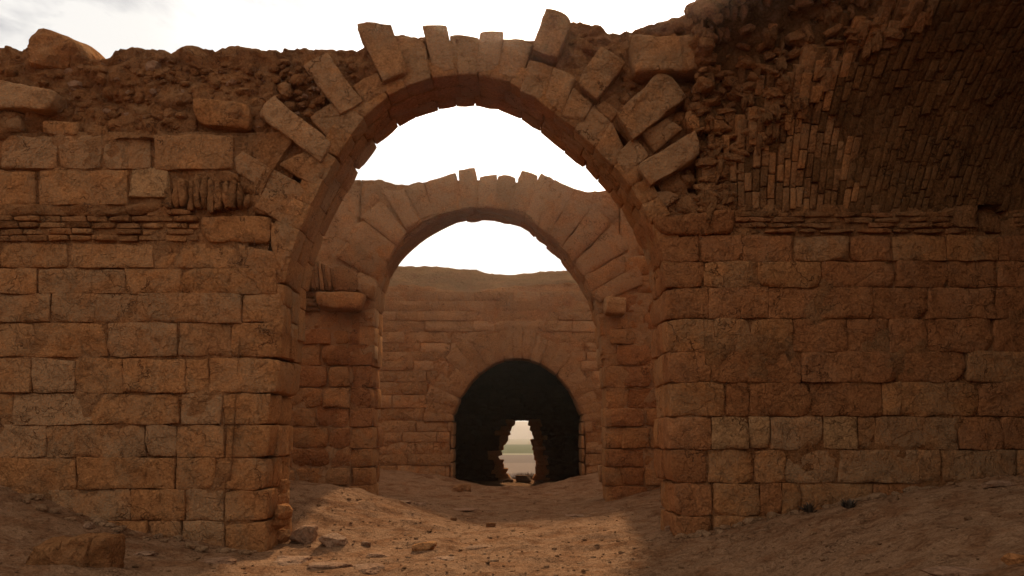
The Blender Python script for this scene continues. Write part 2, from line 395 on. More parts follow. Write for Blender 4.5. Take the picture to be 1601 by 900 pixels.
VQ = [  # quads bl, br, tr, tl seen as: inner edge first
 ((470,364),(477,328),(413,293),(398,322)), ((453,398),(470,364),(430,340),(424,352)),
 ((476,329),(497,302),(370,233),(356,261)), ((493,294),(515,270),(478,233),(437,256)), ((437,256),(452,226),(424,200),(394,227)),
 ((513,263),(531,233),(425,149),(403,178)), ((523,230),(541,187),(519,159),(484,182)), ((540,187),(572,166),(512,86),(473,104)),
 ((572,167),(606,144),(590,113),(549,131)), ((606,142),(641,124),(612,44),(554,36)), ((641,129),(678,119),(660,57),(618,58)),
 ((680,120),(715,113),(697,37),(660,40)), ((715,113),(746,112),(749,56),(701,51)), ((746,118),(777,118),(787,48),(750,47)),
 ((776,118),(812,126),(827,84),(786,68)), ((812,146),(848,161),(865,104),(827,92)), ((829,91),(866,103),(897,31),(853,16)),
 ((848,158),(877,184),(901,120),(865,105)), ((877,184),(909,196),(928,163),(897,139)), ((897,138),(928,163),(980,99),(938,74)),
 ((906,200),(931,225),(956,190),(928,166)), ((928,164),(956,188),(971,172),(944,150)), ((933,226),(955,252),(976,228),(955,191)),
 ((956,190),(978,228),(1073,155),(1034,113)), ((957,250),(976,274),(1018,240),(990,214)), ((1000,212),(1020,239),(1070,201),(1043,183)),
 ((978,276),(1005,302),(1012,292),(985,268)), ((985,267),(1007,297),(1097,243),(1085,209)), ((998,303),(1018,342),(1064,306),(1042,294)),
 ((787,68),(827,83),(838,62),(787,55)),
]
# ------------------------------------------------------------------ front wall, left of the arch
TOPL = [XZ(x, y, D1 + .3) for x, y in ((-300,95),(-100,90),(0,86),(30,84),(50,90),(66,90),(110,96),(165,104),(178,103),(190,92),(215,85),(255,86),(272,89),(300,86),(315,81),(345,88),
        (370,81),(385,84),(420,89),(432,85),(485,82),(500,85),(512,84),(560,84),(600,80),(620,66),(660,66),(700,70),(750,72),(790,72))]
def outside_arch(x, off=.42, cx=ACX, cz=ACZ, rr=AR, base=-.4):
    d = abs(x - cx)
    if d >= rr + off: return base
    return cz + math.sqrt((rr + off) ** 2 - d * d)
wl = thing('stone_wall', 'ruined ashlar wall left of the large front arch, with thin brick courses and a rubble top', 'wall')
def mort(x, z):
    p = Vector((x, 3.1, z)); return D1 + .045 + .075 * fr(p, 1.3) + .02 * NN(p * 9)
def rub(x, z, base=0.0, a=1.0):
    p = Vector((x, 1.7, z))
    v1 = noise.voronoi(p * 3.0)[0]; lump = min(v1[1] - v1[0], .5)
    v2 = noise.voronoi(p * 8.0)[0]; l2 = min(v2[1] - v2[0], .5)
    return D1 + .06 + base - a * (.16 * fr(p, .9, 3) + .16 * lump + .05 * l2 + .07 * fr(p, 3.5, 3) - .05)
zmid = 6.0
xq = ACX - math.sqrt((AR + .42) ** 2 - (zmid - .05 - ACZ) ** 2)
xsL = frange(-12, -8, .5)[:-1] + frange(-8, ACX - AR - .42 - .001, .16) + frange(ACX - AR - .419, xq, .09)
def ztl(x): return zmid
def jamb_core(parent, xe, side, z1, d0, d1):
    a, b = (xe - .5, xe - .07) if side > 0 else (xe + .07, xe + .5)
    boxobj('mortar_core', a, b, d0 + .05, d1 - .06, -.6, z1, M_CORE, parent, .2)
slab('mortar_core', xsL, lambda x: outside_arch(x), ztl, 40, mort, lambda x, z: D1B - .1 + .05 * fr(Vector((x, 8, z)), 2), M_CORE, wl)
xsU = frange(-12, -8, .4)[:-1] + frange(-8, ACX, .035)
def ztopL(x): return interp(TOPL, x) + .035 * NN(Vector((x * 7, 0, 0))) + .02 * NN(Vector((x * 19, 5, 0)))
slab('rubble_core', xsU, lambda x: max(zmid - .12, outside_arch(x)), ztopL, 46, lambda x, z: rub(x, z, .10 if x > -3.6 else -.02),
     lambda x, z: D1B + .05 + .15 * fr(Vector((x, 8, z)), 1.5), M_CORE, wl)
PLAIN = dict(res=.085)
def course(rows, D, parent, mats, name='stone', depth=.42, **kw):
    for ytop, ybot, xs in rows:
        for it in xs:
            x0, x1 = it[0], it[1]
            m = it[2] if len(it) > 2 and it[2] else random.choice(mats)
            j = [random.gauss(0, 1.3) for _ in range(4)]
            q = pq(D, (x0, ybot + j[0] * .5), (x1, ybot + j[1] * .5), (x1 + j[2] * .5, ytop + j[3] * .5), (x0 + j[2] * .5, ytop + j[0] * .4))
            block(name, q, D + random.uniform(-.02, .012), D + depth, m, parent, tilt=0, **kw)
S, RD, V_, PL = M_STONE, M_RED, M_VOUS, M_PALE
LROWS = [
 (212,263,[(-190,-110),(-108,0),(3,88,V_),(93,157,V_),(163,234,V_),(242,363)]),
 (266,320,[(-190,-60),(-58,55),(60,200,S)]),
 (263,307,[(202,262,PL)]),
 (381,418,[(-190,-110),(-108,-2),(0,104,S),(112,239,S),(240,371,S)]),
 (420,458,[(-190,-90),(-88,57),(60,195,V_),(195,282,S),(283,431,S)]),
 (459,503,[(-190,-80),(-78,78,V_),(80,215,V_),(215,377,V_)]),
 (505,556,[(-190,-130),(-128,52,S),(54,166,S),(168,277,V_),(279,360,V_)]),
 (561,613,[(-190,-100),(-98,47),(50,117),(118,192),(193,290),(291,326)]),
 (616,663,[(-190,-60),(-58,18),(20,143,V_),(145,280),(284,346)]),
 (665,714,[(-190,-90),(-88,70,V_),(71,226,V_),(228,275),(276,350)]),
 (716,765,[(-190,-120),(-118,118,S),(120,272,S),(275,336,S)]),
 (766,814,[(-190,-90),(-88,72),(73,202),(204,288),(290,348)]),
 (815,858,[(-190,-20),(-18,134),(135,229),(232,284),(286,350)]),
]
course(LROWS, D1, wl, [M_STONE, M_STONE, M_STONE, M_VOUS])
# stones of the jamb run the thickness of the wall, in two or three lengths
def jamb(D, DB, quads, side, parent, mats=(M_STONE,), name='stone', res=.075, amp=.028, jit=.022, cuts=(.38, .7)):
    for q in quads:
        n = random.choice((2, 3)) ; T = DB - D
        ys = [0] + sorted(random.uniform(*cuts) if n == 2 else c + random.uniform(-.1, .1) for c in ((.5,) if n == 2 else (.36, .68))) + [1]
        for i in range(n):
            qq = [tuple(v) for v in q]
            if i:
                d = random.uniform(-jit, jit) * side
                if side > 0: qq[1] = (qq[1][0] + d, qq[1][1]); qq[2] = (qq[2][0] + d, qq[2][1]); w = .7; qq[0] = (qq[1][0] - w, qq[0][1]); qq[3] = (qq[2][0] - w, qq[3][1])
                else: qq[0] = (qq[0][0] - d, qq[0][1]); qq[3] = (qq[3][0] - d, qq[3][1]); w = .7; qq[1] = (qq[0][0] + w, qq[1][1]); qq[2] = (qq[3][0] + w, qq[2][1])
            block(name, qq, D + ys[i] * T + .004, D + ys[i + 1] * T - .004, random.choice(mats), parent, r=.02, res=res, resy=.11, amp=amp, chip=.05)
JL = [pq(D1, *a) for a in (
 ((373,419),(436,430),(445,396),(373,381)), ((379,503),(443,502),(437,459),(379,459)), ((362,556),(438,556),(442,505),(362,505)),
 ((328,613),(430,613),(436,560),(328,560)), ((348,663),(418,663),(422,616),(348,616)), ((353,714),(419,714),(421,665),(353,665)),
 ((338,765),(414,765),(417,716),(338,716)), ((351,816),(415,813),(417,766),(351,768)), ((353,874),(416,874),(417,816),(352,820)))]
jamb(D1, D1B, JL, 1, wl, (M_STONE,))
jamb_core(wl, ACX - AR - .02, 1, ACZ + .2, D1, D1B)
for x_, y_, s_ in ((428,836,.13),(438,812,.12),(424,850,.12),(440,838,.10),(444,800,.11),(436,778,.12),(443,760,.10)):
    p_ = W(x_, y_, D1 + .5 + random.uniform(-.3, .5)); g_ = rock_geo((p_.x, p_.y, p_.z), s_ * 1.1, s_ * 1.6, s_ * 1.1, 3, rot=Matrix.Identity(3), nz=.1)
    link_mesh('packing_stone', g_[0], g_[1], M_STONE, wl, smooth=False)
# odd blocks of the upper left wall
for q, m, y in (((( -20,172),(89,177),(96,150),(-15,122)), V_, -.16), (((-60,210),(36,207),(32,172),(-60,175)), V_, -.05), (((63,210),(120,211),(124,192),(66,188)), S, -.02),
                (((125,213),(170,212),(166,193),(128,196)), M_CORE, 0.0), (((307,196),(390,202),(393,165),(306,158)), S, -.10), (((268,205),(305,205),(304,172),(274,175)), M_CORE, .03),
                (((313,378),(421,378),(424,338),(313,338)), S, -.02)):
    block('stone', pq(D1, *q), D1 + y, D1 + .5, m, wl, r=.035, amp=.032, chip=.09)
# thin brick courses
bricks_l = []
for k, y in enumerate((328, 338, 348, 358, 368)):
    x = -190 + (k % 2) * 18
    while x < 312:
        w = random.uniform(30, 46); x1 = min(x + w, 312)
        if x1 - x > 12 and not (k == 0 and x < 225) and random.random() > .04:
            q = pq(D1, (x, y + 8.6 + random.uniform(-.8, .8)), (x1 - 1, y + 8.6 + random.uniform(-.8, .8)), (x1 - 1, y), (x, y))
            block('brick', q, D1 + random.uniform(-.07, .0), D1 + .3, random.choice((M_BRICK, M_STONE, M_CORE)), wl, r=.012, res=.12, amp=.02, chip=.03, gap=.0)
        x = x1
# plastered ledge above the brick courses
block('ledge', pq(D1, (-190, 338), (236, 336), (262, 318), (-190, 321)), D1 - .03, D1 + .3, M_CORE, wl, r=.04, res=.05, amp=.06, chip=.12)
# leaning bricks of the broken vault on the wall
for i in range(12):
    x = 262 + i * 10.8; y0 = 328 + random.uniform(-3, 4); ht = 26 + 26 * math.sin((i + 2) / 14 * 3.1)
    ln = (i - 5) * .5
    q = pq(D1, (x, y0), (x + 9.6, y0), (x + 9.6 + ln, y0 - ht), (x + ln, y0 - ht + random.uniform(-4, 4)))
    block('brick', q, D1 - .10 + random.uniform(-.05, .04), D1 + .3, random.choice((M_BRICK, M_CORE)), wl, r=.03, res=.05, amp=.045, chip=.09, gap=-.01)
for q in (((376,300),(404,306),(408,288),(374,284)), ((385,330),(432,335),(420,305),(384,304)), ((340,282),(376,284),(372,268),(342,266))):
    block('stone', pq(D1, *q), D1 + .0, D1 + .4, M_CORE, wl, r=.06, amp=.05, chip=.12)
# embedded rubble
def in_quad(px, py, q):
    c = 0; n_ = len(q)
    for k in range(n_):
        (x0, y0), (x1, y1) = q[k], q[(k + 1) % n_]
        if (y0 > py) != (y1 > py) and px < (x1 - x0) * (py - y0) / (y1 - y0) + x0: c ^= 1
    return c
def rubble(parent, D, n, region, smin, smax, mats, name='rubble', yoff=0.0, avoid=None):
    """region: callable -> (px, py); small stones half sunk in the core"""
    hp = Heap()
    for _ in range(n):
        px, py = region(); s = random.uniform(smin, smax) * (1 if random.random() > .15 else 1.6)
        if any(in_quad(px, py, q) for q in VQ): continue
        p = W(px, py, D)
        if avoid and avoid(p.x, p.z): continue
        if p.z > (ztopL if p.x < ACX else ztopR)(p.x) - .03: continue
        y = rub(p.x, p.z) + yoff + random.uniform(-.02, .06)
        R3 = Matrix.Rotation(random.uniform(-.6, .6), 3, 'Y') @ Matrix.Rotation(random.uniform(0, 6.28), 3, 'Z')
        hp.add(rock_geo((p.x, y, p.z), s, s * .8, s * random.uniform(.4, .9), 2, rot=R3))
    o = hp.build(name, mats, parent, smooth=False); o['kind'] = 'stuff'; return o
inarch = lambda x, z: (x - ACX) ** 2 + (z - ACZ) ** 2 < (AR + .5) ** 2
rubble(wl, D1, 520, lambda: (random.uniform(-120, 560), random.triangular(84, 208, 100)), .025, .085, M_CORE, avoid=inarch, yoff=-.01)
rubble(wl, D1, 60, lambda: (random.uniform(-60, 470), random.triangular(95, 208, 190)), .07, .15, M_CORE, avoid=inarch, yoff=.02, name='rubble_blocks')
rubble(wl, D1, 70, lambda: (random.uniform(100, 520), random.uniform(95, 205)), .03, .08, M_ROCK, avoid=inarch, name='rubble_fragments')
rubble(wl, D1, 60, lambda: (random.uniform(372, 415), random.uniform(195, 330)), .05, .10, M_STONE, yoff=.06, name='packing_stones')
# smooth boulder on top
def boulder(name, D, px0, py0, px1, py1, dep, mat, parent=None, sub=4, label=None, cat=None, group=None, nz_=.06, lift=0, pd=.72):
    a = W(px0, py1, D); b = W(px1, py0, D)
    c = ((a.x + b.x) / 2, D, (a.z + b.z) / 2 + lift)
    g = rock_geo((0, 0, 0), (b.x - a.x) / 2 * 1.02, dep / 2, (b.z - a.z) / 2 * 1.02, sub, rot=Matrix.Identity(3), nz=nz_, pd=pd)
    if parent:
        o = link_mesh(name, [(v[0] + c[0], v[1] + c[1], v[2] + c[2]) for v in g[0]], g[1], mat, parent, smooth=False)
    else:
        o = link_mesh(name, g[0], g[1], mat, None, smooth=False); o.location = c
    if label: tag(o, label, cat, group)
    return o
boulder('boulder', D1 + .5, 60, 68, 160, 132, 1.3, M_STONE, pd=.93, nz_=.05, label='large rounded boulder lying on the wall top at the far left against the sky', cat='boulder')

# ------------------------------------------------------------------ front arch
ar = thing('stone_arch', 'large front arch of ragged radiating sandstone blocks, some of them sticking up against the sky', 'arch')
def wid(q): # keep winding bl,br,tr,tl with X to the right
    return q
for i, q in enumerate(VQ):
    # inner edge = first two; map to block quad as (bl, br, tr, tl)
    T = D1B - D1
    Q = pq(D1, *q)
    if i not in (22, 29): # the soffit stones carry the inner edge
        Q[0] = (Q[0][0] + (Q[3][0] - Q[0][0]) * .10, Q[0][1] + (Q[3][1] - Q[0][1]) * .10); Q[1] = (Q[1][0] + (Q[2][0] - Q[1][0]) * .10, Q[1][1] + (Q[2][1] - Q[1][1]) * .10)
    if i == 29: cuts = [0.05, .6]
    elif i in (4, 8, 21, 25, 28): cuts = [.03, .5, 1]
    else:
        cuts = random.choice(([0, .42, 1], [0, .55, 1], [0, .34, .68, 1]))
        if i in (0, 1): cuts = [0, .5, 1]
    pr = {9: -.10, 16: -.12, 7: -.05, 5: -.06, 23: -.14, 27: -.12, 19: -.07, 25: -.04}.get(i, random.uniform(-.02, .03))
    for k in range(len(cuts) - 1):
        QQ = Q
        if k:   # rear pieces differ a little, and end lower on the outside
            jx, jz = random.uniform(-.012, .012), random.uniform(-.012, .012)
            f = .75
            g0 = .15
            QQ = [(Q[0][0] + (Q[3][0] - Q[0][0]) * g0, Q[0][1] + (Q[3][1] - Q[0][1]) * g0), (Q[1][0] + (Q[2][0] - Q[1][0]) * g0, Q[1][1] + (Q[2][1] - Q[1][1]) * g0),
                  (Q[1][0] + (Q[2][0] - Q[1][0]) * f, Q[1][1] + (Q[2][1] - Q[1][1]) * f), (Q[0][0] + (Q[3][0] - Q[0][0]) * f, Q[0][1] + (Q[3][1] - Q[0][1]) * f)]
        block('voussoir', QQ, D1 + cuts[k] * T + (pr if k == 0 else .004), D1 + cuts[k + 1] * T - .004, M_VOUS if (k == 0 or random.random() < .3) else M_STONE, ar,
              r=.016, res=.055, resy=.1, amp=.028, chip=.055, gap=-.007)
block('voussoir', pq(D1, (440,428),(452,398),(424,345),(421,380)), D1 + .0, D1B, M_STONE, ar, r=.05, res=.08, resy=.12, amp=.03, chip=.08)
block('voussoir', pq(D1, (1006,330),(1034,378),(1056,324),(1020,300)), D1 + .12, D1B, M_RED, ar, r=.05, res=.08, resy=.12, amp=.04, chip=.08)
def smooth_curve(pts, D, n, sm_=9):
    P = [Vector((p[0], 0, p[1])) for p in (XZ(x, y, D) for x, y in pts)]
    L_ = [0]
    for a, b in zip(P, P[1:]): L_.append(L_[-1] + (b - a).length)
    out = []
    for i in range(n + 1):
        t_ = L_[-1] * i / n; k = max(j for j in range(len(L_)) if L_[j] <= t_ + 1e-9); k = min(k, len(P) - 2)
        out.append(P[k].lerp(P[k + 1], (t_ - L_[k]) / (L_[k + 1] - L_[k])))
    for _ in range(sm_):
        out = [out[0]] + [(out[i - 1] + out[i] * 2 + out[i + 1]) / 4 for i in range(1, len(out) - 1)] + [out[-1]]
    return out
def lining(pts, D, DB, n, th, rows, parent, mats, res, front=.0, **kw):
    C_ = smooth_curve(pts, D, n * 4)
    def pn(i):
        i = max(0, min(len(C_) - 1, i)); a = C_[max(0, i - 1)]; b = C_[min(len(C_) - 1, i + 1)]; t_ = (b - a).normalized()
        return C_[i], Vector((-t_.z, 0, t_.x))          # curve runs left to right: outward normal
    for r_ in range(rows):
        T = DB - D; ya, yb = D + front + T * r_ / rows, D + T * (r_ + 1) / rows - (.004 if r_ < rows - 1 else random.uniform(0, .0))
        i = -random.randint(0, 3) if r_ else 0
        while i < len(C_) - 1:
            j = i + random.choice((3, 4, 4, 5)); a, na = pn(i); b, nb = pn(j); e = random.uniform(-.006, .006)
            if (a - b).length > .05:
                q = [tuple((a + na * e).xz), tuple((b + nb * e).xz), tuple((b + nb * th).xz), tuple((a + na * th).xz)]
                block('voussoir', q, ya, yb + random.uniform(-.03, .03) * (r_ == rows - 1), random.choice(mats), parent, r=.012, res=res, resy=res * 1.3, amp=.02, chip=.035, gap=-.004)
            i = j
INTR = [(443,520),(443,480),(444,440),(452,400),(466,365),(480,328),(497,298),(513,265),(531,234),(555,196),(580,168),(607,148),(641,129),(680,119),(715,114),(750,114),(790,121),(820,137),(848,158),(877,183),(906,205),(931,228),(955,252),(978,276),(998,305),(1012,330),(1028,360),(1038,390),(1041,430)]
lining(INTR, D1, D1B, 24, .30, 3, ar, (M_STONE, M_VOUS, M_STONE), .075, front=.02)
# backing ring that closes the arch between the traced stones
def ring(name, a0, a1, r0, r1, y0, y1, mat, parent, cx=ACX, cz=ACZ, n=40, er=1.0):
    vs = []; fs = []; prof = [(r0, y0), (r1, y0), (r1, y1), (r0, y1)]
    for i in range(n + 1):
        a = a0 + (a1 - a0) * i / n
        for k, (rr, y) in enumerate(prof):
            p = Vector((math.cos(a) * 2, y, math.sin(a) * 2)); q = rr + .04 * NN(p * 2.3) 
            vs.append((cx + q * math.cos(a), y + .03 * NN(p * 3), cz + er * q * math.sin(a)))
    for i in range(n):
        for k in range(4):
            a = i * 4 + k; b = i * 4 + (k + 1) % 4; fs.append((a, b, b + 4, a + 4))
    fs += [(3, 2, 1, 0), tuple(n * 4 + k for k in range(4))]
    return link_mesh(name, vs, fs, mat, parent, smooth=False)
ring('arch_core', R(4), R(176), AR + .14, AR + .5, D1 + .12, D1B - .08, M_CORE, ar)

# ------------------------------------------------------------------ front wall, right of the arch
wr = thing('stone_wall', 'red brown ashlar wall right of the large front arch, dark under the brick vault', 'wall')
TOPR = [XZ(x, y, D1 + .3) for x, y in ((790,72),(830,62),(860,50),(893,36),(915,43),(940,50),(950,56),(965,55),(985,53),(1000,46),(1040,30),(1080,19),(1120,17),(1132,8),(1150,-20),(1180,-60),(1260,-110),(1700,-110))]
def ztopR(x): return interp(TOPR, x) + .035 * NN(Vector((x * 7, 3, 0))) + .02 * NN(Vector((x * 19, 5, 0)))
HOLE = [XZ(1538, 362, D1), XZ(1576, 320, D1)]
def in_hole(x, z): return HOLE[0][0] < x < HOLE[1][0] and HOLE[0][1] < z < HOLE[1][1]
def mortR(x, z): return mort(x, z) + (.7 if in_hole(x, z) else 0)
ZS = W(800, 345, D1).z        # springing height of the vault
xq2 = ACX + math.sqrt((AR + .42) ** 2 - (ZS + .2 - ACZ) ** 2)
xsR = frange(xq2, ACX + AR + .419, .09) + frange(ACX + AR + .421, 8, .09) + frange(8.4, 13, .4)
slab('mortar_core', xsR, lambda x: outside_arch(x), lambda x: max(ZS + .25, outside_arch(x) + .05), 60, mortR, lambda x, z: D1B - .1 + .05 * fr(Vector((x, 8, z)), 2), M_CORE, wr)
def rubR(x, z):
    rec = .28 * max(0, min(1, (x - 2.2) / .5)) * (1 if x < 3.2 else 1)
    # deep hollow beneath the big block
    return rub(x, z, .12 + rec * .4)
xsU = frange(ACX, 4.4, .045) + frange(4.6, 13, .4)
slab('rubble_core', xsU, lambda x: max(ZS - .12, outside_arch(x)), ztopR, 60, rubR, lambda x, z: D1B + .05 + .15 * fr(Vector((x, 8, z)), 1.5), M_CORE, wr)
RROWS = [
 (368,407,[(1094,1240),(1242,1328,V_),(1330,1396),(1397,1480),(1482,1560),(1562,1640),(1642,1760),(1762,1900)]),
 (409,448,[(1101,1183),(1185,1283),(1285,1401),(1403,1480),(1482,1560),(1562,1660),(1662,1800),(1802,1900)]),
 (450,497,[(1109,1201),(1203,1282),(1284,1363),(1365,1450),(1451,1555),(1558,1680),(1682,1800),(1802,1900)]),
 (499,549,[(1119,1173),(1175,1240),(1241,1325),(1326,1390),(1392,1450),(1452,1550),(1555,1650),(1652,1780),(1782,1900)]),
 (550,597,[(1114,1252),(1254,1402),(1403,1510),(1512,1610),(1612,1720),(1722,1900)]),
 (598,650,[(1136,1172),(1174,1268),(1269,1378,RD),(1380,1407),(1408,1530),(1532,1650),(1652,1780),(1782,1900)]),
 (652,702,[(1113,1172,PL),(1173,1204,PL),(1206,1285,V_),(1288,1340,PL),(1343,1368,V_),(1369,1499,V_),(1501,1567),(1568,1640),(1642,1780),(1782,1900)]),
 (704,754,[(1107,1180),(1181,1228),(1229,1310,V_),(1312,1470,V_),(1472,1590,V_),(1592,1700),(1702,1900)]),
 (756,806,[(1117,1187),(1189,1221),(1223,1252,S),(1253,1366),(1368,1510),(1512,1640),(1642,1900)]),
 (808,850,[(1117,1200),(1202,1300),(1302,1420)]),
]
course(RROWS, D1, wr, [M_RED, M_RED, M_RED, M_STONE], amp=.026, chip=.06)
JR = [pq(D1, *a) for a in (
 ((1036,408),(1093,407),(1093,369),(1030,372)), ((1042,449),(1100,448),(1100,409),(1038,411)), ((1041,498),(1108,497),(1108,450),(1040,451)),
 ((1044,549),(1117,549),(1117,499),(1042,500)), ((1046,597),(1112,597),(1112,550),(1044,550)), ((1050,650),(1134,650),(1134,598),(1048,598)),
 ((1046,702),(1111,702),(1111,652),(1046,652)), ((1051,754),(1105,754),(1105,704),(1050,704)), ((1057,806),(1114,806),(1112,756),(1055,756)),
 ((1057,845),(1112,845),(1112,808),(1056,808)))]
jamb(D1, D1B, JR, -1, wr, (M_RED, M_STONE))
jamb_core(wr, 2.24, -1, ACZ + .2, D1, D1B)
block('stone', pq(D1, (1036,369),(1146,366),(1146,328),(1020,340)), D1 - .06, D1B, M_RED, wr, r=.06, res=.07, resy=.12, amp=.05, chip=.12)
for q, y, y1, m in ((((990,122),(1104,116),(1106,66),(986,63)), -.22, .7, V_), (((1071,208),(1131,206),(1128,168),(1067,169)), -.08, .6, S),
                 (((1073,170),(1110,166),(1106,134),(1068,132)), .10, .6, RD), (((1052,335),(1100,334),(1104,300),(1066,300)), .05, .5, M_CORE),
                 (((1098,290),(1126,290),(1128,232),(1100,228)), .0, .5, M_CORE), (((1106,134),(1134,140),(1136,112),(1110,108)), .06, .5, M_CORE),
                 (((905,66),(935,80),(944,68),(915,52)), .15, .5, M_CORE), (((1040,290),(1088,262),(1096,285),(1052,300)), .08, .5, M_CORE)):
    block('stone', pq(D1, *q), D1 + y, D1 + y1, m, wr, r=.05, res=.06, resy=.14, amp=.035, chip=.1)
rubble(wr, D1, 300, lambda: (random.uniform(890, 1180), random.uniform(20, 330)), .025, .09, M_CORE, avoid=inarch, yoff=.12)
rubble(wr, D1, 46, lambda: (random.uniform(890, 1120), random.uniform(40, 300)), .04, .12, M_STONE, avoid=inarch, yoff=.14, name='packing_stones')
for k, y in enumerate((331, 339.5, 348, 356.5)):
    x = 1148 + random.uniform(0, 10)
    while x < 1900:
        x1 = x + random.uniform(32, 60)
        if not (x1 > 1536 and x < 1578) and random.random() > .05:
            q = pq(D1, (x, y + 7.6 + random.uniform(-1, 1)), (x1 - 1, y + 7.6 + random.uniform(-1, 1)), (x1 - 1, y), (x, y + random.uniform(-1, 1)))
            block('brick', q, D1 + random.uniform(-.05, .01), D1 + .3, random.choice((M_BRICK, M_CORE, M_CORE, M_RED)), wr, r=.012, res=.1, amp=.03, chip=.04, gap=.0)
        x = x1

# ------------------------------------------------------------------ brick vault springing from the right wall
vt = thing('brick_vault', 'broken barrel vault of pitched brick rising over the right wall towards the viewer', 'vault')
VR = 4.2; VY = D1 - VR + .02
XEND = [(0, 2.92), (12, 3.25), (20, 3.8), (28, 4.2), (35, 4.65), (45, 5.5), (60, 5.9), (90, 5.7), (180, 5.7)]
def sm(a, b, x): t = max(0, min(1, (x - a) / (b - a))); return t * t * (3 - 2 * t)
def vp(X0, ph, rad):
    s = ph * VR
    k = .34 * sm(3.0, 6.5, X0) * (s if s < 4 else 4)
    return Vector((X0 + k, VY + rad * math.cos(ph), ZS + rad * math.sin(ph)))
def shell_r(X0, ph):
    d = X0 - interp(XEND, math.degrees(ph)); p = Vector((X0, ph * VR, 4.4))
    r = VR + .04 + .03 * fr(p, 2.0)
    br = sm(.1, -1.0, d + .45 * NN(p * 1.5) + .12 * NN(p * 5))
    v1 = noise.voronoi(p * 4)[0]
    r += br * (.34 + .22 * fr(p, 1.3) - .18 * min(v1[1] - v1[0], .5) + .05 * fr(p, 5)) * sm(-.02, .25, ph)
    q = vp(X0, ph, VR)
    if in_hole(q.x, q.z): r += .7
    return r
xv = frange(2.75, 8.0, .05) + frange(8.2, 13, .25)
pv = frange(0, R(62), R(.9)) + frange(R(66), R(180), R(5))
vs = []; fs = []; n = len(pv)
def xstart(ph): return max(2.75, interp([(0, 2.75), (40, 2.8), (46, 3.3), (60, 5.4), (90, 5.5), (180, 5.5)], math.degrees(ph)))
for x in xv:
    for ph in pv:
        x0 = 13 - (13 - x) * (13 - xstart(ph)) / (13 - 2.75)
        vs.append(tuple(vp(x0, ph, shell_r(x0, ph))))
off = len(vs)
for x in xv:
    for ph in pv:
        x0 = 13 - (13 - x) * (13 - xstart(ph)) / (13 - 2.75)
        vs.append(tuple(vp(x0, ph, VR + 1.15 + .1 * NN(Vector((x0, ph * 4, 0))))))
m = len(xv)
for i in range(m - 1):
    for k in range(n - 1):
        a = i * n + k; fs.append((a, a + 1, a + n + 1, a + n)); a += off; fs.append((a, a + n, a + n + 1, a + 1))
for k in range(n - 1): fs.append((k, k + off, k + off + 1, k + 1))
link_mesh('vault_shell', vs, fs, M_SHADE_BRICK, vt)
def vbrick(X0, ph0, ph1, w, out, heap=None, mat=M_BRICK):
    L_ = (ph1 - ph0) * VR
    pts, ef, fc = lattice(w, .16, L_, .016, .3, None, back=False)
    rb = shell_r(X0, (ph0 + ph1) / 2)
    sd = Vector((random.uniform(0, 50),) * 3); vs = []
    for (s, d, t_) in pts:
        ph = ph0 + (ph1 - ph0) * t_; rad = rb - .045 - out + d * .16
        q = vp(X0 + (s - .5) * w, ph, rad); nn = NV(q * 9 + sd) * .012 + NV(q * 3.3 + sd) * .014
        vs.append(tuple(q + nn))
    if heap is not None: heap.add((vs, fc))
    else: link_mesh('brick', vs, fc, mat, vt)
cand = []
X0 = 2.95
while X0 < 12.8:
    w = random.uniform(.078, .100); ph = R(random.uniform(.3, 3.5)); 
    while ph < R(60):
        L_ = random.uniform(.25, .42) / VR
        d = X0 - interp(XEND, math.degrees(ph + L_ / 2)) + random.uniform(-.12, .18)
        q = vp(X0, ph + L_ / 2, VR)
        if d > -1.3 * random.random() ** .8 and not (in_hole(q.x, q.z) or in_hole(q.x, q.z - .15) or in_hole(q.x + .06, q.z + .1) or in_hole(q.x - .06, q.z + .1)) and random.random() > .03:
            cand.append((X0, ph, ph + L_ - .012 / VR, w, random.uniform(-.016, .014) - .022 * sm(4.0, 5.4, X0 + .6 * NN(Vector((X0, ph * 5, 2)))) + .03 * fr(Vector((X0, ph * 4, 7)), 1.4)))
        ph += L_
    X0 += w + .012
cand.sort(key=lambda c: (vp(c[0], c[1], VR) - Vector((2.9, 11, 5.2))).length)
h1, h2 = Heap(), Heap()
for i, c in enumerate(cand):
    shaded = sm(4.3, 5.4, c[0] + .25 * c[1] * 4 + .8 * NN(Vector((c[0] * .8, c[1] * 3, 0)))) > random.uniform(.0, .75)  # bricks deeper under the vault take the painted-shade colour
    if i < 236: vbrick(*c, mat=M_SHADE_BRICK if shaded else random.choice((M_BRICK, M_BRICK, M_STONE)))
    else: vbrick(*c, heap=h1 if shaded else h2)
for h, mt, nm in ((h1, M_SHADE_BRICK, 'shaded_bricks'), (h2, M_BRICK, 'bricks')):
    if h.v: h.build(nm, mt, vt)['kind'] = 'stuff'
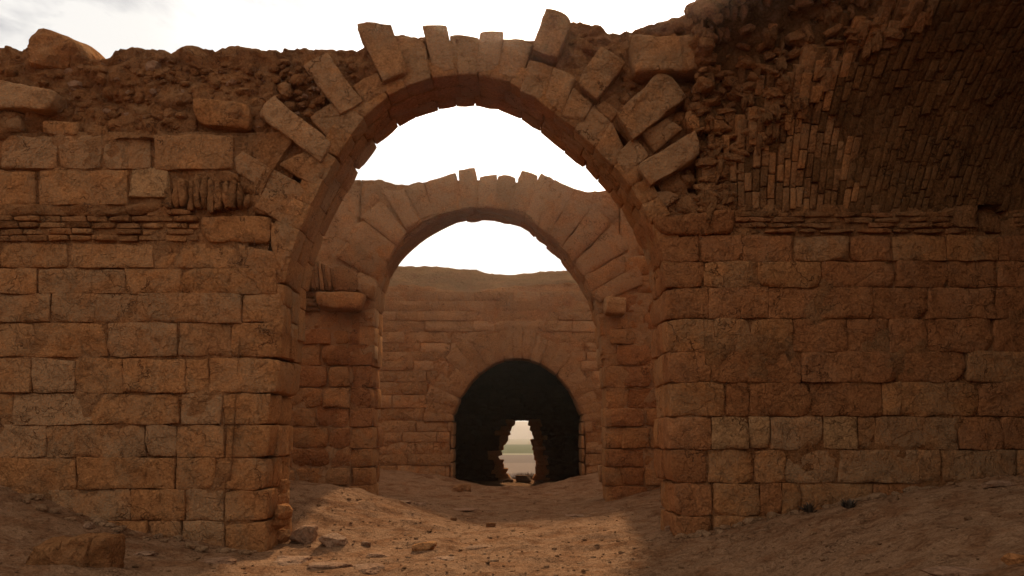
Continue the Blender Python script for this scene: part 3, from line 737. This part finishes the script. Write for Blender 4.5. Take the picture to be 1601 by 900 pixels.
# broken stumps and rubble in the torn edge of the vault
hp = Heap(); hb = Heap()
for _ in range(330):
    ph = R(random.uniform(1, 58)); xe = interp(XEND, math.degrees(ph)); xs_ = xstart(ph)
    if xe - xs_ < .1: continue
    x0 = random.uniform(xs_, xe + .15)
    rr = shell_r(x0, ph) - random.uniform(-.03, .05); q = vp(x0, ph, rr)
    if random.random() < .22:
        R3 = Matrix.Rotation(-ph + random.uniform(-.3, .3), 3, 'X') @ Matrix.Rotation(random.uniform(-.2, .3), 3, 'Y')
        hb.add(rock_geo(q, random.uniform(.05, .08), .13, random.uniform(.12, .26), 3, rot=R3, nz=.12))
    else:
        s = random.uniform(.04, .13)
        hp.add(rock_geo(q, s * 1.4, s, s * random.uniform(.4, .8), 3, nz=.14, rot=Matrix.Rotation(random.uniform(-.5, .5), 3, 'Y')))
for _ in range(60):     # broken brick ends hanging along the torn rim
    ph = R(random.uniform(14, 52)); x0 = interp(XEND, math.degrees(ph)) + random.uniform(-.22, .3)
    vbrick(x0, ph, ph + random.uniform(.18, .4) / VR, random.uniform(.09, .12), random.uniform(.0, .06), mat=random.choice((M_BRICK, M_STONE)))
for _ in range(150):     # broken end of the vault shell against the sky
    ph = R(random.uniform(18, 62)); s_ = random.uniform(.06, .16); q = vp(xstart(ph) + random.uniform(-.06, .12), ph, VR + random.uniform(.15, 1.2))
    hp.add(rock_geo(q, s_, s_, s_ * random.uniform(.5, .9), 3, nz=.12, rot=Matrix.Rotation(random.uniform(-.6, .6), 3, 'Y')))
hp.build('rubble', M_CORE, vt, False)['kind'] = 'stuff'
hb.build('broken_bricks', M_BRICK, vt, False)['kind'] = 'stuff'
# the far side wall and the end wall that carry the vault
boxobj('side_wall', 5.5, 14.5, VY - VR - 1.1, VY - VR + .05, -.5, ZS + .3, M_CORE, vt)
boxobj('end_wall', 12.9, 14.4, VY - VR - 1, D1 + 1.2, -.5, ZS + VR + 1, M_SHADE_BRICK, vt)

# ------------------------------------------------------------------ inner arch and its walls
ar2 = thing('stone_arch', 'smaller looking inner arch of worn voussoirs standing behind the front arch', 'arch')
A2X, A2Z, A2R = -.52, 4.02, 2.62
VQ2 = [((655,346),(678,335),(662,285),(634,292)), ((678,335),(722,328),(713,268),(662,286)), ((722,328),(748,323),(744,262),(716,267)),
       ((748,323),(775,324),(777,272),(749,276)), ((775,324),(799,329),(808,275),(777,272)), ((797,329),(823,334),(842,275),(815,266)),
       ((821,334),(839,353),(868,280),(845,270)), ((838,353),(858,366),(899,296),(868,280)), ((858,367),(879,386),(926,320),(898,303)),
       ((879,386),(895,410),(958,350),(926,322)), ((895,410),(912,432),(984,390),(958,352)), ((912,432),(925,455),(996,413),(984,392)),
       ((925,456),(935,474),(1010,443),(997,415)),
       ((637,362),(655,346),(632,296),(598,298)), ((618,384),(637,362),(594,312),(562,338)), ((603,410),(618,384),(566,342),(534,372)),
       ((593,440),(603,410),(552,372),(520,400)), ((586,472),(593,440),(562,424),(540,440))]
for q in VQ2:
    Q = pq(D2, *q); T = D2B - D2
    for a, b in ((0, .5), (.5, 1)):
        f = 1 if a == 0 else .8
        QQ = [Q[0], Q[1], (Q[1][0] + (Q[2][0] - Q[1][0]) * f, Q[1][1] + (Q[2][1] - Q[1][1]) * f), (Q[0][0] + (Q[3][0] - Q[0][0]) * f, Q[0][1] + (Q[3][1] - Q[0][1]) * f)]
        if a: 
            j = (random.uniform(-.035, .035), random.uniform(-.05, .03)); QQ[0] = (QQ[0][0] + j[0], QQ[0][1] + j[1]); QQ[1] = (QQ[1][0] + j[0], QQ[1][1] + j[1])
        block('voussoir', QQ, D2 + a * T - .045 + random.uniform(-.035, .03), D2 + b * T, M_VOUS if a == 0 else M_STONE, ar2, r=.02, res=.11, resy=.16, amp=.04, chip=.08, gap=-.001)
INTR2 = [(585,560),(585,515),(586,472),(593,440),(603,410),(618,384),(637,362),(655,347),(678,336),(712,328),(748,323),(775,324),(799,328),(823,337),(840,352),(858,366),(879,386),(895,410),(912,432),(925,456),(935,480),(940,515),(942,560)]
lining(INTR2, D2, D2B, 24, .34, 2, ar2, (M_VOUS, M_STONE), .14, front=-.005)
ring('arch_core', R(2), R(178), A2R + .12, A2R + .5, D2 + .12, D2B - .1, M_CORE, ar2, A2X, A2Z)
ROW2 = [459, 488, 513, 538, 571, 605, 637, 667, 701, 730, 759, 790]
w2l = thing('stone_wall', 'left pier of the inner arch, big worn blocks with a lump of leaning bricks above', 'wall')
w2r = thing('stone_wall', 'right pier of the inner arch, coursed blocks with a small square socket', 'wall')
TOP2L = [XZ(x, y, D2 + .2) for x, y in ((-400,240),(300,260),(500,290),(553,287),(562,285),(595,285),(612,289),(628,293),(640,293),(655,288),(700,285))]
TOP2R = [XZ(x, y, D2 + .2) for x, y in ((700,285),(880,292),(900,300),(912,303),(925,304),(940,302),(952,301),(1000,296),(1100,285),(2000,250))]
def core2(parent, x0, x1, top, st):
    oa = lambda x: outside_arch(x, .4, A2X, A2Z, A2R)
    xs = [x for x in frange(x0, x1, st)]
    yf = lambda x, z: D2 + .015 - .05 * fr(Vector((x, 5, z)), .9) - .04 * fr(Vector((x, 5, z)), 4)
    slab('rubble_core', sorted(xs + [A2X - A2R - .401, A2X - A2R - .399, A2X + A2R + .399, A2X + A2R + .401] if False else xs), oa, lambda x: interp(top, x) + .04 * NN(Vector((x * 6, 0, 0))), 70, yf, lambda x, z: D2B - .1, M_VOUS, parent)
core2(w2l, -13, A2X - A2R - .41, TOP2L, .1); core2(w2l, A2X - A2R - .39, A2X, TOP2L, .08)
core2(w2r, A2X, A2X + A2R + .39, TOP2R, .08); core2(w2r, A2X + A2R + .41, 13, TOP2R, .1)
def pier_rows(parent, xa, xb, rows, mats, D, depth=.35, wmin=34, wmax=62, skip=None, name='stone', **kw):
    for y0, y1 in zip(rows, rows[1:]):
        x = xa - random.uniform(0, 30)
        while x < xb - 2:
            x1 = min(x + random.uniform(wmin, wmax), xb)
            if xb - x1 < 14: x1 = xb
            if not (skip and skip(x, x1, y0, y1)):
                j = lambda: random.uniform(-.8, .8)
                block(name, pq(D, (x, y1 + j()), (x1 - .7, y1 + j()), (x1 - .7, y0 + 1), (x, y0 + 1)), D + random.uniform(-.07, .03), D + depth, random.choice(mats), parent, **kw)
            x = x1
kw2 = dict(r=.03, res=.13, amp=.035, chip=.09, gap=.0)
pier_rows(w2l, 380, 548, ROW2, [M_STONE, M_RED, M_STONE], D2, skip=lambda a, b, c, d: (a < 500 and c < 480), **kw2)
pier_rows(w2r, 978, 1120, ROW2, [M_STONE, M_RED], D2, skip=lambda a, b, c, d: (a < 995 < b and 505 < c < 520), **kw2)
pier_rows(w2r, 1000, 1120, [330, 365, 400, 430, 459], [M_STONE, M_VOUS], D2, **kw2)
pier_rows(w2l, 380, 520, [292, 322, 350, 378], [M_VOUS], D2, skip=lambda a, b, c, d: random.random() < .3, **kw2)
def z2(y): return W(800, y, D2).z
def px_of_x(x, y, D): # inverse helper
    t = (W(801.5, y, D).x - W(800.5, y, D).x); return CX + x / t
for y0, y1 in zip(ROW2, ROW2[1:]):
    jl, jr = (A2X - A2R) , (A2X + A2R)
    lean = .12 * sm(560, 760, y1)
    xl0, xr0 = px_of_x(jl + random.uniform(-.03, .03) + lean * .3, y1, D2), px_of_x(jr - lean * .3 + random.uniform(-.03, .03), y1, D2)
    a = random.uniform(545, 552)
    jamb(D2, D2B, [pq(D2, (a, y1), (xl0, y1), (xl0 + .5, y0 + 1), (a, y0 + 1))], 1, w2l, (M_STONE, M_RED), res=.15, amp=.04, jit=.06)
    b = random.uniform(975, 990)
    jamb(D2, D2B, [pq(D2, (xr0, y1), (b, y1), (b, y0 + 1), (xr0 - .5, y0 + 1))], -1, w2r, (M_STONE,), res=.15, amp=.04, jit=.06)
jamb_core(w2l, A2X - A2R, 1, A2Z, D2, D2B); jamb_core(w2r, A2X + A2R, -1, A2Z, D2, D2B)
# corbel block and pitched bricks over the left pier, small block on the right impost
block('stone', pq(D2, (503,487),(566,488),(575,462),(500,459)), D2 - .5, D2 + .3, M_STONE, w2l, r=.06, res=.12, resy=.14, amp=.05, chip=.14)
for i in range(9):
    x = 470 + i * 6.6
    block('brick', pq(D2, (x, 455 + random.uniform(-6, 4)), (x + 6, 455), (x + 4 - i * .5, 398 + i * 3), (x - 2 - i * .5, 396 + i * 3)), D2 - .30 + .02 * i + random.uniform(-.05, .05), D2 + .2, M_BRICK, w2l, r=.03, res=.12, amp=.04, chip=.05)
for i in range(4):
    block('brick', pq(D2, (455, 487 - i * 7), (500 - i * 3, 487 - i * 7), (500 - i * 3, 481.5 - i * 7), (455, 481.5 - i * 7)), D2 - .12 + random.uniform(-.05, .05), D2 + .2, M_BRICK, w2l, r=.02, res=.14, amp=.03, chip=.05)
for q in (((520,455),(566,458),(558,425),(522,415)), ((566,462),(586,470),(590,440),(568,432))):
    block('stone', pq(D2, *q), D2 - .12, D2 + .3, M_CORE, w2l, r=.07, res=.12, amp=.07, chip=.15)
block('impost_block', pq(D2, (944,492),(975,494),(976,468),(944,466)), D2 - .38, D2 + .3, M_PALE, w2r, r=.05, res=.07, resy=.1, amp=.04, chip=.1)

# ------------------------------------------------------------------ back wall with the doorway
w3 = thing('stone_wall', 'back wall of small coursed stone pierced by the dark pointed doorway', 'wall')
DCX, DHW, DSZ, DAZ = .18, 2.13, 1.95, 4.06       # doorway centre, half width, springing, apex
T3 = 1.1
def door_top(x, off=0.0):
    d = abs(x - DCX) / (DHW + off)
    if d >= 1: return -.8
    return DSZ + (DAZ + off - DSZ) * (1 - d ** 1.85) ** .56
TOP3 = [XZ(x, y - 9, D3) for x, y in ((-400,430),(560,452),(600,455),(640,453),(675,456),(700,462),(740,466),(765,460),(800,455),(860,452),(940,448),(2000,430))]
yf3 = lambda x, z: D3 + .02 - .05 * fr(Vector((x, 2, z)), 1.2) - .03 * NN(Vector((x, 2, z)) * 7)
def core3(x0, x1): slab('mortar_core', frange(x0, x1, .12), lambda x: door_top(x, .12), lambda x: interp(TOP3, x) + .06 * NN(Vector((x * 4, 0, 0))) + .03 * NN(Vector((x * 11, 0, 0))), 60, lambda x, z: yf3(x, z) - (.12 * fr(Vector((x, 4, z)), 2.2) - .10) * sm(6.25, 6.6, z), lambda x, z: D3 + T3, M_CORE, w3)
core3(-14, DCX - DHW - .121); core3(DCX - DHW - .119, DCX + DHW + .119); core3(DCX + DHW + .121, 14)
# voussoirs round the doorway
ND = 21
def dpt(a, off):   # a: 0 right springing .. pi left
    c = math.cos(a); s = math.sin(a)
    return (DCX + (DHW + off) * (abs(c) ** 1.04) * (1 if c > 0 else -1), DSZ + (DAZ - DSZ + off * 1.0) * s ** 1.22)
outs = []
for i in range(ND):
    a0, a1 = math.pi * i / ND, math.pi * (i + 1) / ND
    o = .62 + random.choice((0, .12, .3, .42)) + (.25 if 4 < i < 16 else .1); outs.append(o)
    q = [dpt(a1, .0), dpt(a0, .0), dpt(a0, o), dpt(a1, o)]
    block('voussoir', q, D3 - .05 + random.uniform(-.03, .02), D3 + T3 - .05, M_FARW, w3, r=.015, res=.2, resy=.5, amp=.018, chip=.04, gap=-.004)
rows3 = [455, 470, 486, 501, 518, 535, 549, 564, 579, 597, 617, 637, 657, 675, 691, 709, 727, 752, 770]
def in_vouss(x, z, m=.0):
    dx, dz = x - DCX, z - DSZ
    if z < DSZ: return abs(dx) < DHW + .05
    a = math.atan2(dz / (DAZ - DSZ), dx / DHW); i = max(0, min(ND - 1, int(a / math.pi * ND)))
    ox, oz = dpt(max(.001, min(3.14, a)), outs[i]); return math.hypot(dx, dz) < math.hypot(ox - DCX, oz - DSZ) - m
for y0, y1 in zip(rows3, rows3[1:]):
    x = 430 + random.uniform(-20, 0)
    while x < 1180:
        x1 = x + random.uniform(28, 80)
        xa, xb = x, x1
        zc = W(800, (y0 + y1) / 2, D3).z
        # trim against the doorway stones
        steps = [xa + (xb - xa) * k / 12 for k in range(13)]
        ok = [not in_vouss(W(s, (y0 + y1) / 2, D3).x, zc, .06) for s in steps]
        if any(ok):
            fst = ok.index(True); lst = 12 - ok[::-1].index(True)
            xa, xb = steps[fst], steps[lst]
            if xb - xa > 5:
                j = lambda: random.uniform(-.6, .6)
                block('stone', pq(D3, (xa, y1 + j()), (xb - .5, y1 + j()), (xb - .5, y0 + .5), (xa, y0 + .5)), D3 + random.uniform(-.04, .01), D3 + .3,
                      random.choice((M_FARW, M_FARW, M_FARW, M_VOUS)), w3, r=.012, res=.2, amp=.02, chip=.05, gap=-.003)
        x = x1
# jambs of the doorway
for i in range(6):
    z0 = -.75 + i * .45
    for s in (-1, 1):
        xx = DCX + s * DHW; w_ = .1
        q = [(xx - w_, z0), (xx + w_ * .2, z0), (xx + w_ * .2, z0 + .44), (xx - w_, z0 + .44)] if s < 0 else [(xx - w_ * .2, z0), (xx + w_, z0), (xx + w_, z0 + .44), (xx - w_ * .2, z0 + .44)]
        block('stone', q, D3 - .02, D3 + T3, M_FARW, w3, r=.03, res=.2, resy=.4, amp=.03, chip=.04, gap=.003)

# earth slope over the back wall
TOPH = [XZ(x, y, 31) for x, y in ((-400,400),(500,408),(640,413),(675,413),(735,417),(760,424),(800,427),(840,422),(900,419),(960,420),(1200,410),(2000,400))]
vs = []; fs = []; xs = frange(-15, 15, .16); ys = frange(0, 1, .035)
for x in xs:
    a = interp(TOP3, x) - .10; b = interp(TOPH, x)
    for tt in ys:
        y = D3 + .45 + tt * 4.0; p = Vector((x, y, 1))
        z = a + (b - a) * (sm(0, 1, tt) * .4 + .6 * tt) + .14 * fr(p, .8) * (1 - tt * .7) + .05 * fr(p, 3)
        vs.append((x, y, z))
    vs.append((x, D3 + 11, interp(TOPH, x) - 2.0))
n = len(ys) + 1
for i in range(len(xs) - 1):
    for k in range(n - 1): a = i * n + k; fs.append((a, a + n, a + n + 1, a + 1))
tag(link_mesh('earth_slope', vs, fs, M_EARTH), kind='structure')

# ------------------------------------------------------------------ dark vaulted hall behind the doorway
hl = thing('vaulted_hall', 'pitch dark hall behind the doorway with a ragged hole in its far wall', 'building')
HB = 36.0; HX0, HX1, HZ = -3.2, 3.6, 3.0
vs = []; fs = []; prof = [(HX0, -1.2), (HX0, 1.5), (HX0, HZ)]
cxh, rxh = (HX0 + HX1) / 2, (HX1 - HX0) / 2
prof += [(cxh - rxh * math.cos(a), HZ + 2.4 * math.sin(a)) for a in frange(.12, math.pi - .12, .2)]
prof += [(HX1, HZ), (HX1, 1.5), (HX1, -1.2)]
for y in frange(D3 + T3 - .25, HB + .6, .5):
    for x, z in prof:
        p = Vector((x, y, z)); q = p + NV(p * 1.1) * .06; vs.append((q.x, y, q.z))
n = len(prof); m = len(vs) // n
off = len(vs)
for y in frange(D3 + T3 - .25, HB + .6, .5):
    for x, z in prof: vs.append((cxh + (x - cxh) * 1.35, y, z * 1.12 if z > 0 else z))
for i in range(m - 1):
    for k in range(n - 1):
        a = i * n + k; fs.append((a, a + n, a + n + 1, a + 1)); a += off; fs.append((a, a + 1, a + n + 1, a + n))
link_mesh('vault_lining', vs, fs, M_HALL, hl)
# rear wall: stones left out where the hole is, built course by course
HL = [XZ(x, y, HB) for x, y in ((809,656),(806,662),(801,668),(798,676),(793,684),(789,692),(786,700),(781,712),(782,722),(787,730),(790,738),(797,750),(797,775))]
HR = [XZ(x, y, HB) for x, y in ((823,656),(826,663),(830,672),(833,682),(834,694),(835,706),(839,712),(840,722),(839,732),(836,744),(836,775))]
def side_at(tab, z):
    t_ = sorted((b, a) for a, b in tab); return interp(t_, z)
ztop_h = HL[0][1]
z = -1.2
while z < 5.7:
    h_ = random.uniform(.14, .24)
    z1 = z + h_
    if z < ztop_h < z1 + .05: z1 = ztop_h
    zc = (z + z1) / 2
    spans = [(HX0 - .5, side_at(HL, zc) ), (side_at(HR, zc), HX1 + .5)] if zc < ztop_h else [(HX0 - .5, HX1 + .5)]
    for (xa, xb), side in zip(spans, (0, 1)):
        # stones shared out along the course
        cuts = [xa]
        while xb - cuts[-1] > .75: cuts.append(cuts[-1] + random.uniform(.35, .65))
        cuts.append(xb)
        for a, b in zip(cuts, cuts[1:]):
            if len(spans) == 2:
                if side == 0 and b == xb: b += random.uniform(-.07, .09)
                if side == 1 and a == xa: a += random.uniform(-.09, .07)
            near = abs((a + b) / 2 - .4) < 1.6
            sl = random.uniform(-.05, .05) if len(spans) == 2 else 0
            block('stone', [(a, z), (b + sl, z), (b - sl, z1), (a + sl, z1)], HB, HB + .7, M_STONE if near and zc < ztop_h + .1 and min(abs(b - spans[0][1]), abs(a - (spans[1][0] if len(spans) > 1 else 9))) < .1 else M_HALL, hl,  # stones edging the hole keep the lit colour, the rest are painted shade-dark
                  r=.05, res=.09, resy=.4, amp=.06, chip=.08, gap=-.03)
    z = z1
def hole_zb(x):
    zz = [z_ for z_ in frange(-1.2, ztop_h + .02, .03) if side_at(HL, z_) - .13 < x < side_at(HR, z_) + .13]
    return max(zz) + .06 if zz else -1.2
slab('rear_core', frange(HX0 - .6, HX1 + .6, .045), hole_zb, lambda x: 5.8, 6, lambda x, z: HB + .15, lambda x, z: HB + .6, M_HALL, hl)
# floor stones in the gap
for px0, py0, px1, py1, lb in ((806,742,832,756,'dark slab lying across the foot of the ragged hole'), (786,748,803,757,'small stone left of the slab at the foot of the ragged hole'), (834,750,850,759,'small stone right of the slab at the foot of the ragged hole')):
    o = boulder('stone_block', HB - 1.2, px0, py0, px1, py1, .6, M_ROCK, label=lb, cat='stone')

# ------------------------------------------------------------------ loose stones on the ground
def on_ground(px, py):
    """point where the photo ray meets the ground"""
    u = (px - CX) / F_PX; v = (CY - py) / F_PX
    d = Vector((u, cP - v * sP, sP + v * cP)); o = Vector((0, 0, CAM_Z))
    ts = np.linspace(5, 40, 700); X = o.x + d.x * ts; Y = ts * d.y; Z = CAM_Z + d.z * ts
    g = ground_arr(X, Y); k = np.argmax(Z < g)
    return float(X[k]), float(Y[k])
def ground_rock(name, px, py, wpx, hpx, label, mat=M_ROCK, flat=1.0, sub=4, dep=1.0, cat='rock', group=None, nzz=.05, rz=0):
    x, y = on_ground(px, py); s = wpx / F_PX * y / 2; hh = hpx / F_PX * y / 2
    g = rock_geo((0, 0, 0), s, s * dep, hh * 1.1, sub, rot=Matrix.Rotation(rz, 3, 'Z'), nz=nzz)
    o = link_mesh(name, g[0], g[1], mat, None, smooth=False); o.location = (x, y, gz(x, y) + hh * .55)
    return tag(o, label, cat, group)
ground_rock('rock', 476, 846, 42, 25, 'rounded pale boulder beside the foot of the left pier', dep=1.1)
ground_rock('rock', 522, 856, 46, 21, 'squared pale block right of the rounded boulder near the left pier', dep=1.0)
ground_rock('rock', 571, 856, 17, 9, 'small dark stone right of the two pale blocks')
ground_rock('rock', 664, 864, 38, 15, 'low dark lump of rock in the sunlit path', mat=M_STONE)
ground_rock('rock', 722, 768, 34, 15, 'big stone lying at the left foot of the dark doorway', mat=M_FARW, dep=.7)
def ground_brick(px, py, w, h, label, rz=0, mat=M_BRICK):
    x, y = on_ground(px, py); W_ = w / F_PX * y; H_ = h / F_PX * y
    o = block('fallen_brick', [(-W_ / 2, 0), (W_ / 2, 0), (W_ / 2, H_), (-W_ / 2, H_)], -W_ * .3, W_ * .3, mat, None, r=.015, res=.06, resy=.06, amp=.012, chip=.03)
    o.location = (x, y, gz(x, y) - .01); o.rotation_euler = (0, 0, rz); return tag(o, label, 'brick')
ground_brick(768, 822, 15, 7, 'fallen brown brick on the sunlit path, the right one of two', .2)
ground_brick(709, 812, 11, 6, 'fallen brown brick on the path, the left one of two', -.3)
def slabst(px, py, w, dpt_, label, mat=M_ROCK, th=.07, rz=0):
    x, y = on_ground(px, py); W_ = w / F_PX * y
    g = rock_geo((0, 0, 0), W_ / 2, dpt_ / 2, th, 4, rot=Matrix.Rotation(rz, 3, 'Z'), nz=.12)
    o = link_mesh('flat_stone', g[0], g[1], mat, None, smooth=False); o.location = (x, y, gz(x, y) - th * .25); return tag(o, label, 'stone', 'flat stones trodden into the path')
slabst(455, 880, 60, .5, 'flat worn slab nearest the left pier at the bottom edge of the picture')
slabst(517, 886, 70, .45, 'flat worn slab between two others at the bottom of the picture, left of the path')
slabst(578, 890, 52, .5, 'rightmost of three flat worn slabs left of the path at the bottom', rz=.3)
slabst(590, 870, 45, .4, 'flat pale stone just behind the row of three worn slabs')
slabst(722, 796, 52, .5, 'long flat stone on the path before the doorway', th=.035)
slabst(748, 855, 44, .3, 'thin pale slab right of the dark lump of rock', th=.03, rz=-.3)
slabst(693, 876, 40, .25, 'thin pale slab at the bottom in the middle of the path', th=.03)
slabst(862, 771, 30, .5, 'thin stone half sunk in the sand right of the doorway', th=.04)
slabst(900, 806, 34, .3, 'small flat stone on the right of the path', th=.025)
slabst(657, 791, 20, .25, 'small brown flat stone at the foot of the left mound', th=.04)
slabst(628, 786, 34, .4, 'flat stone on the crest of the left mound beside the inner arch', th=.05)
slabst(225, 866, 34, .3, 'pale flat stone between the masonry stub and the left pier', th=.04)
slabst(330, 880, 70, .5, 'long pale slab in the ground before the left pier', th=.05)
# masonry stub bottom left
st = thing('masonry_stub', 'low crumbling stub of masonry on the ground at the bottom left corner', 'masonry')
sx_, sy_ = on_ground(100, 888)
def stub(x0, x1, h, name, mat):
    zb = gz(sx_, sy_) - .1
    a = sx_ + (x0 - 100) / F_PX * sy_; b = sx_ + (x1 - 100) / F_PX * sy_
    block(name, [(a - .03, zb), (b, zb), (b - .01, zb + h), (a + .06, zb + h)], sy_ - .05, sy_ + .4, mat, st, r=.03, res=.035, resy=.05, amp=.07, chip=.08, gap=-.02)
stub(42, 92, .30, 'stone', M_CORE); stub(80, 134, .35, 'stone', M_CORE); stub(126, 164, .34, 'stone', M_CORE)
ground_rock('rock', 1586, 892, 36, 18, 'dark reddish rock in the bottom right corner', mat=M_STONE)
ground_rock('rock', 1500, 898, 100, 16, 'pale flat hump of rock at the bottom edge near the right corner', dep=.6)
ground_rock('rock', 137, 829, 17, 10, 'small round stone on the ground under the left wall', sub=3)
ground_rock('rock', 1046, 836, 13, 9, 'small stone against the foot of the right pier', sub=3)
ground_rock('rock', 1560, 764, 46, 12, 'lump of rock cresting the mound below the right wall', mat=M_ROCK, dep=.5)
# pebbles
hp = Heap(); rng = random.Random(3)
for _ in range(2600):
    y = rng.triangular(5, 25, 9); x = rng.uniform(-.75, .75) * y
    if D1 - .1 < y < D1B + .1 and not (-3.3 < x < 2.1): continue
    s = rng.uniform(.007, .022) * (1 if rng.random() > .08 else 2.3)
    hp.add(rock_geo((x, y, gz(x, y) + s * .25), s, s, s * .6, 1, rng=rng))
tag(hp.build('pebbles', M_CHIP, None, False), 'small pebbles and chips strewn over the dusty ground', 'pebbles', kind='stuff')

hp = Heap()
for _ in range(170):
    y = rng.triangular(6, 17, 10.5); x = rng.uniform(-.42, .22) * y
    if D1 - .1 < y < D1B + .1 and not (-3.2 < x < 2.0): continue
    s = rng.uniform(.012, .035) * (1 if rng.random() > .12 else 1.8)
    hp.add(rock_geo((x, y, gz(x, y) + s * .08), s * 1.3, s, s * .55, 2, rng=rng))
for _ in range(90):      # stones gathered at the feet of the walls
    sd_ = rng.random() < .5; x = rng.uniform(-7.5, -3.3) if sd_ else rng.uniform(2.2, 6); y = D1 - rng.uniform(.05, .45); s = rng.uniform(.03, .09)
    hp.add(rock_geo((x, y, gz(x, y) + s * .2), s * 1.3, s, s * .7, 2, rng=rng))
tag(hp.build('rubble_chips', M_CHIP, None, False), 'broken stone chips scattered over the path and along the wall feet', 'rubble', kind='stuff')
# dark weeds near the right wall, shrub beyond the hole
def mat_leaf(name, c):
    m = bpy.data.materials.new(name); m.use_nodes = True; b = m.node_tree.nodes['Principled BSDF']; n = m.node_tree.nodes.new('ShaderNodeTexNoise')
    n.inputs['Scale'].default_value = 8; r_ = m.node_tree.nodes.new('ShaderNodeValToRGB'); r_.color_ramp.elements[0].color = tuple(v * .6 for v in c) + (1,); r_.color_ramp.elements[1].color = tuple(v * 1.4 for v in c) + (1,)
    m.node_tree.links.new(n.outputs[0], r_.inputs[0]); m.node_tree.links.new(r_.outputs[0], b.inputs['Base Color']); b.inputs['Roughness'].default_value = .8; return m
M_WEED = mat_leaf('dry_weed', (.05, .028, .012)); M_SHRUB = mat_leaf('shrub_twigs', (.17, .105, .06))
def tuft(name, x, y, z, rad, h, n, mat, label, cat, lw=.008):
    vs = []; fs = []; rg = random.Random(int(x * 100))
    for _ in range(n):
        a = rg.uniform(0, 6.28); q = rg.uniform(0, rad * .5); el = rg.uniform(.3, 1.4); l = h * rg.uniform(.5, 1.1)
        b = Vector((q * math.cos(a), q * math.sin(a), 0)); d = Vector((math.cos(a) * math.cos(el), math.sin(a) * math.cos(el), math.sin(el)))
        s = Vector((-math.sin(a), math.cos(a), 0)) * lw; k = len(vs); mid = b + d * l * .5 + Vector((0, 0, l * .08)); e_ = b + d * l
        vs += [tuple(b - s), tuple(b + s), tuple(mid + s), tuple(mid - s), tuple(e_)]; fs += [(k, k + 1, k + 2, k + 3), (k + 3, k + 2, k + 4)]
    o = link_mesh(name, vs, fs, mat, None); o.location = (x, y, z); return tag(o, label, cat)
for px, py, w_, lb in ((1266, 806, .12, 'small dark dry weed at the foot of the right wall, nearer the arch'), (1328, 797, .13, 'small dark dry weed at the foot of the right wall, farther from the arch')):
    x, y = on_ground(px, py); y = min(y, D1 - .25); tuft('dry_weed', x, y, gz(x, y), w_, .14, 70, M_WEED, lb, 'weed')
tuft('shrub', .7, 40.0, ground_arr(np.array([.7]), np.array([40.0]))[0], 1.8, .42, 900, M_SHRUB, 'twiggy grey brown shrub on the plain just beyond the ragged hole', 'shrub', .012)
print('tris', sum(len(o.data.polygons) for o in bpy.data.objects if o.type == 'MESH') * 2)

# ------------------------------------------------------------------ the dusty air
bm = bmesh.new(); bmesh.ops.create_cube(bm, size=1); me = bpy.data.meshes.new('haze'); bm.to_mesh(me); bm.free()
hz = bpy.data.objects.new('haze', me); COL.objects.link(hz); hz.location = (0, 0, 9); hz.scale = (3060, 3060, 34); hz['kind'] = 'stuff'
mh = bpy.data.materials.new('haze'); mh.use_nodes = True; t = mh.node_tree; t.nodes.clear()
out = t.nodes.new('ShaderNodeOutputMaterial'); pv_ = t.nodes.new('ShaderNodeVolumePrincipled')
pv_.inputs['Color'].default_value = (.97, .88, .74, 1); pv_.inputs['Density'].default_value = .00038; pv_.inputs['Anisotropy'].default_value = .88
t.links.new(pv_.outputs[0], out.inputs['Volume']); me.materials.append(mh)
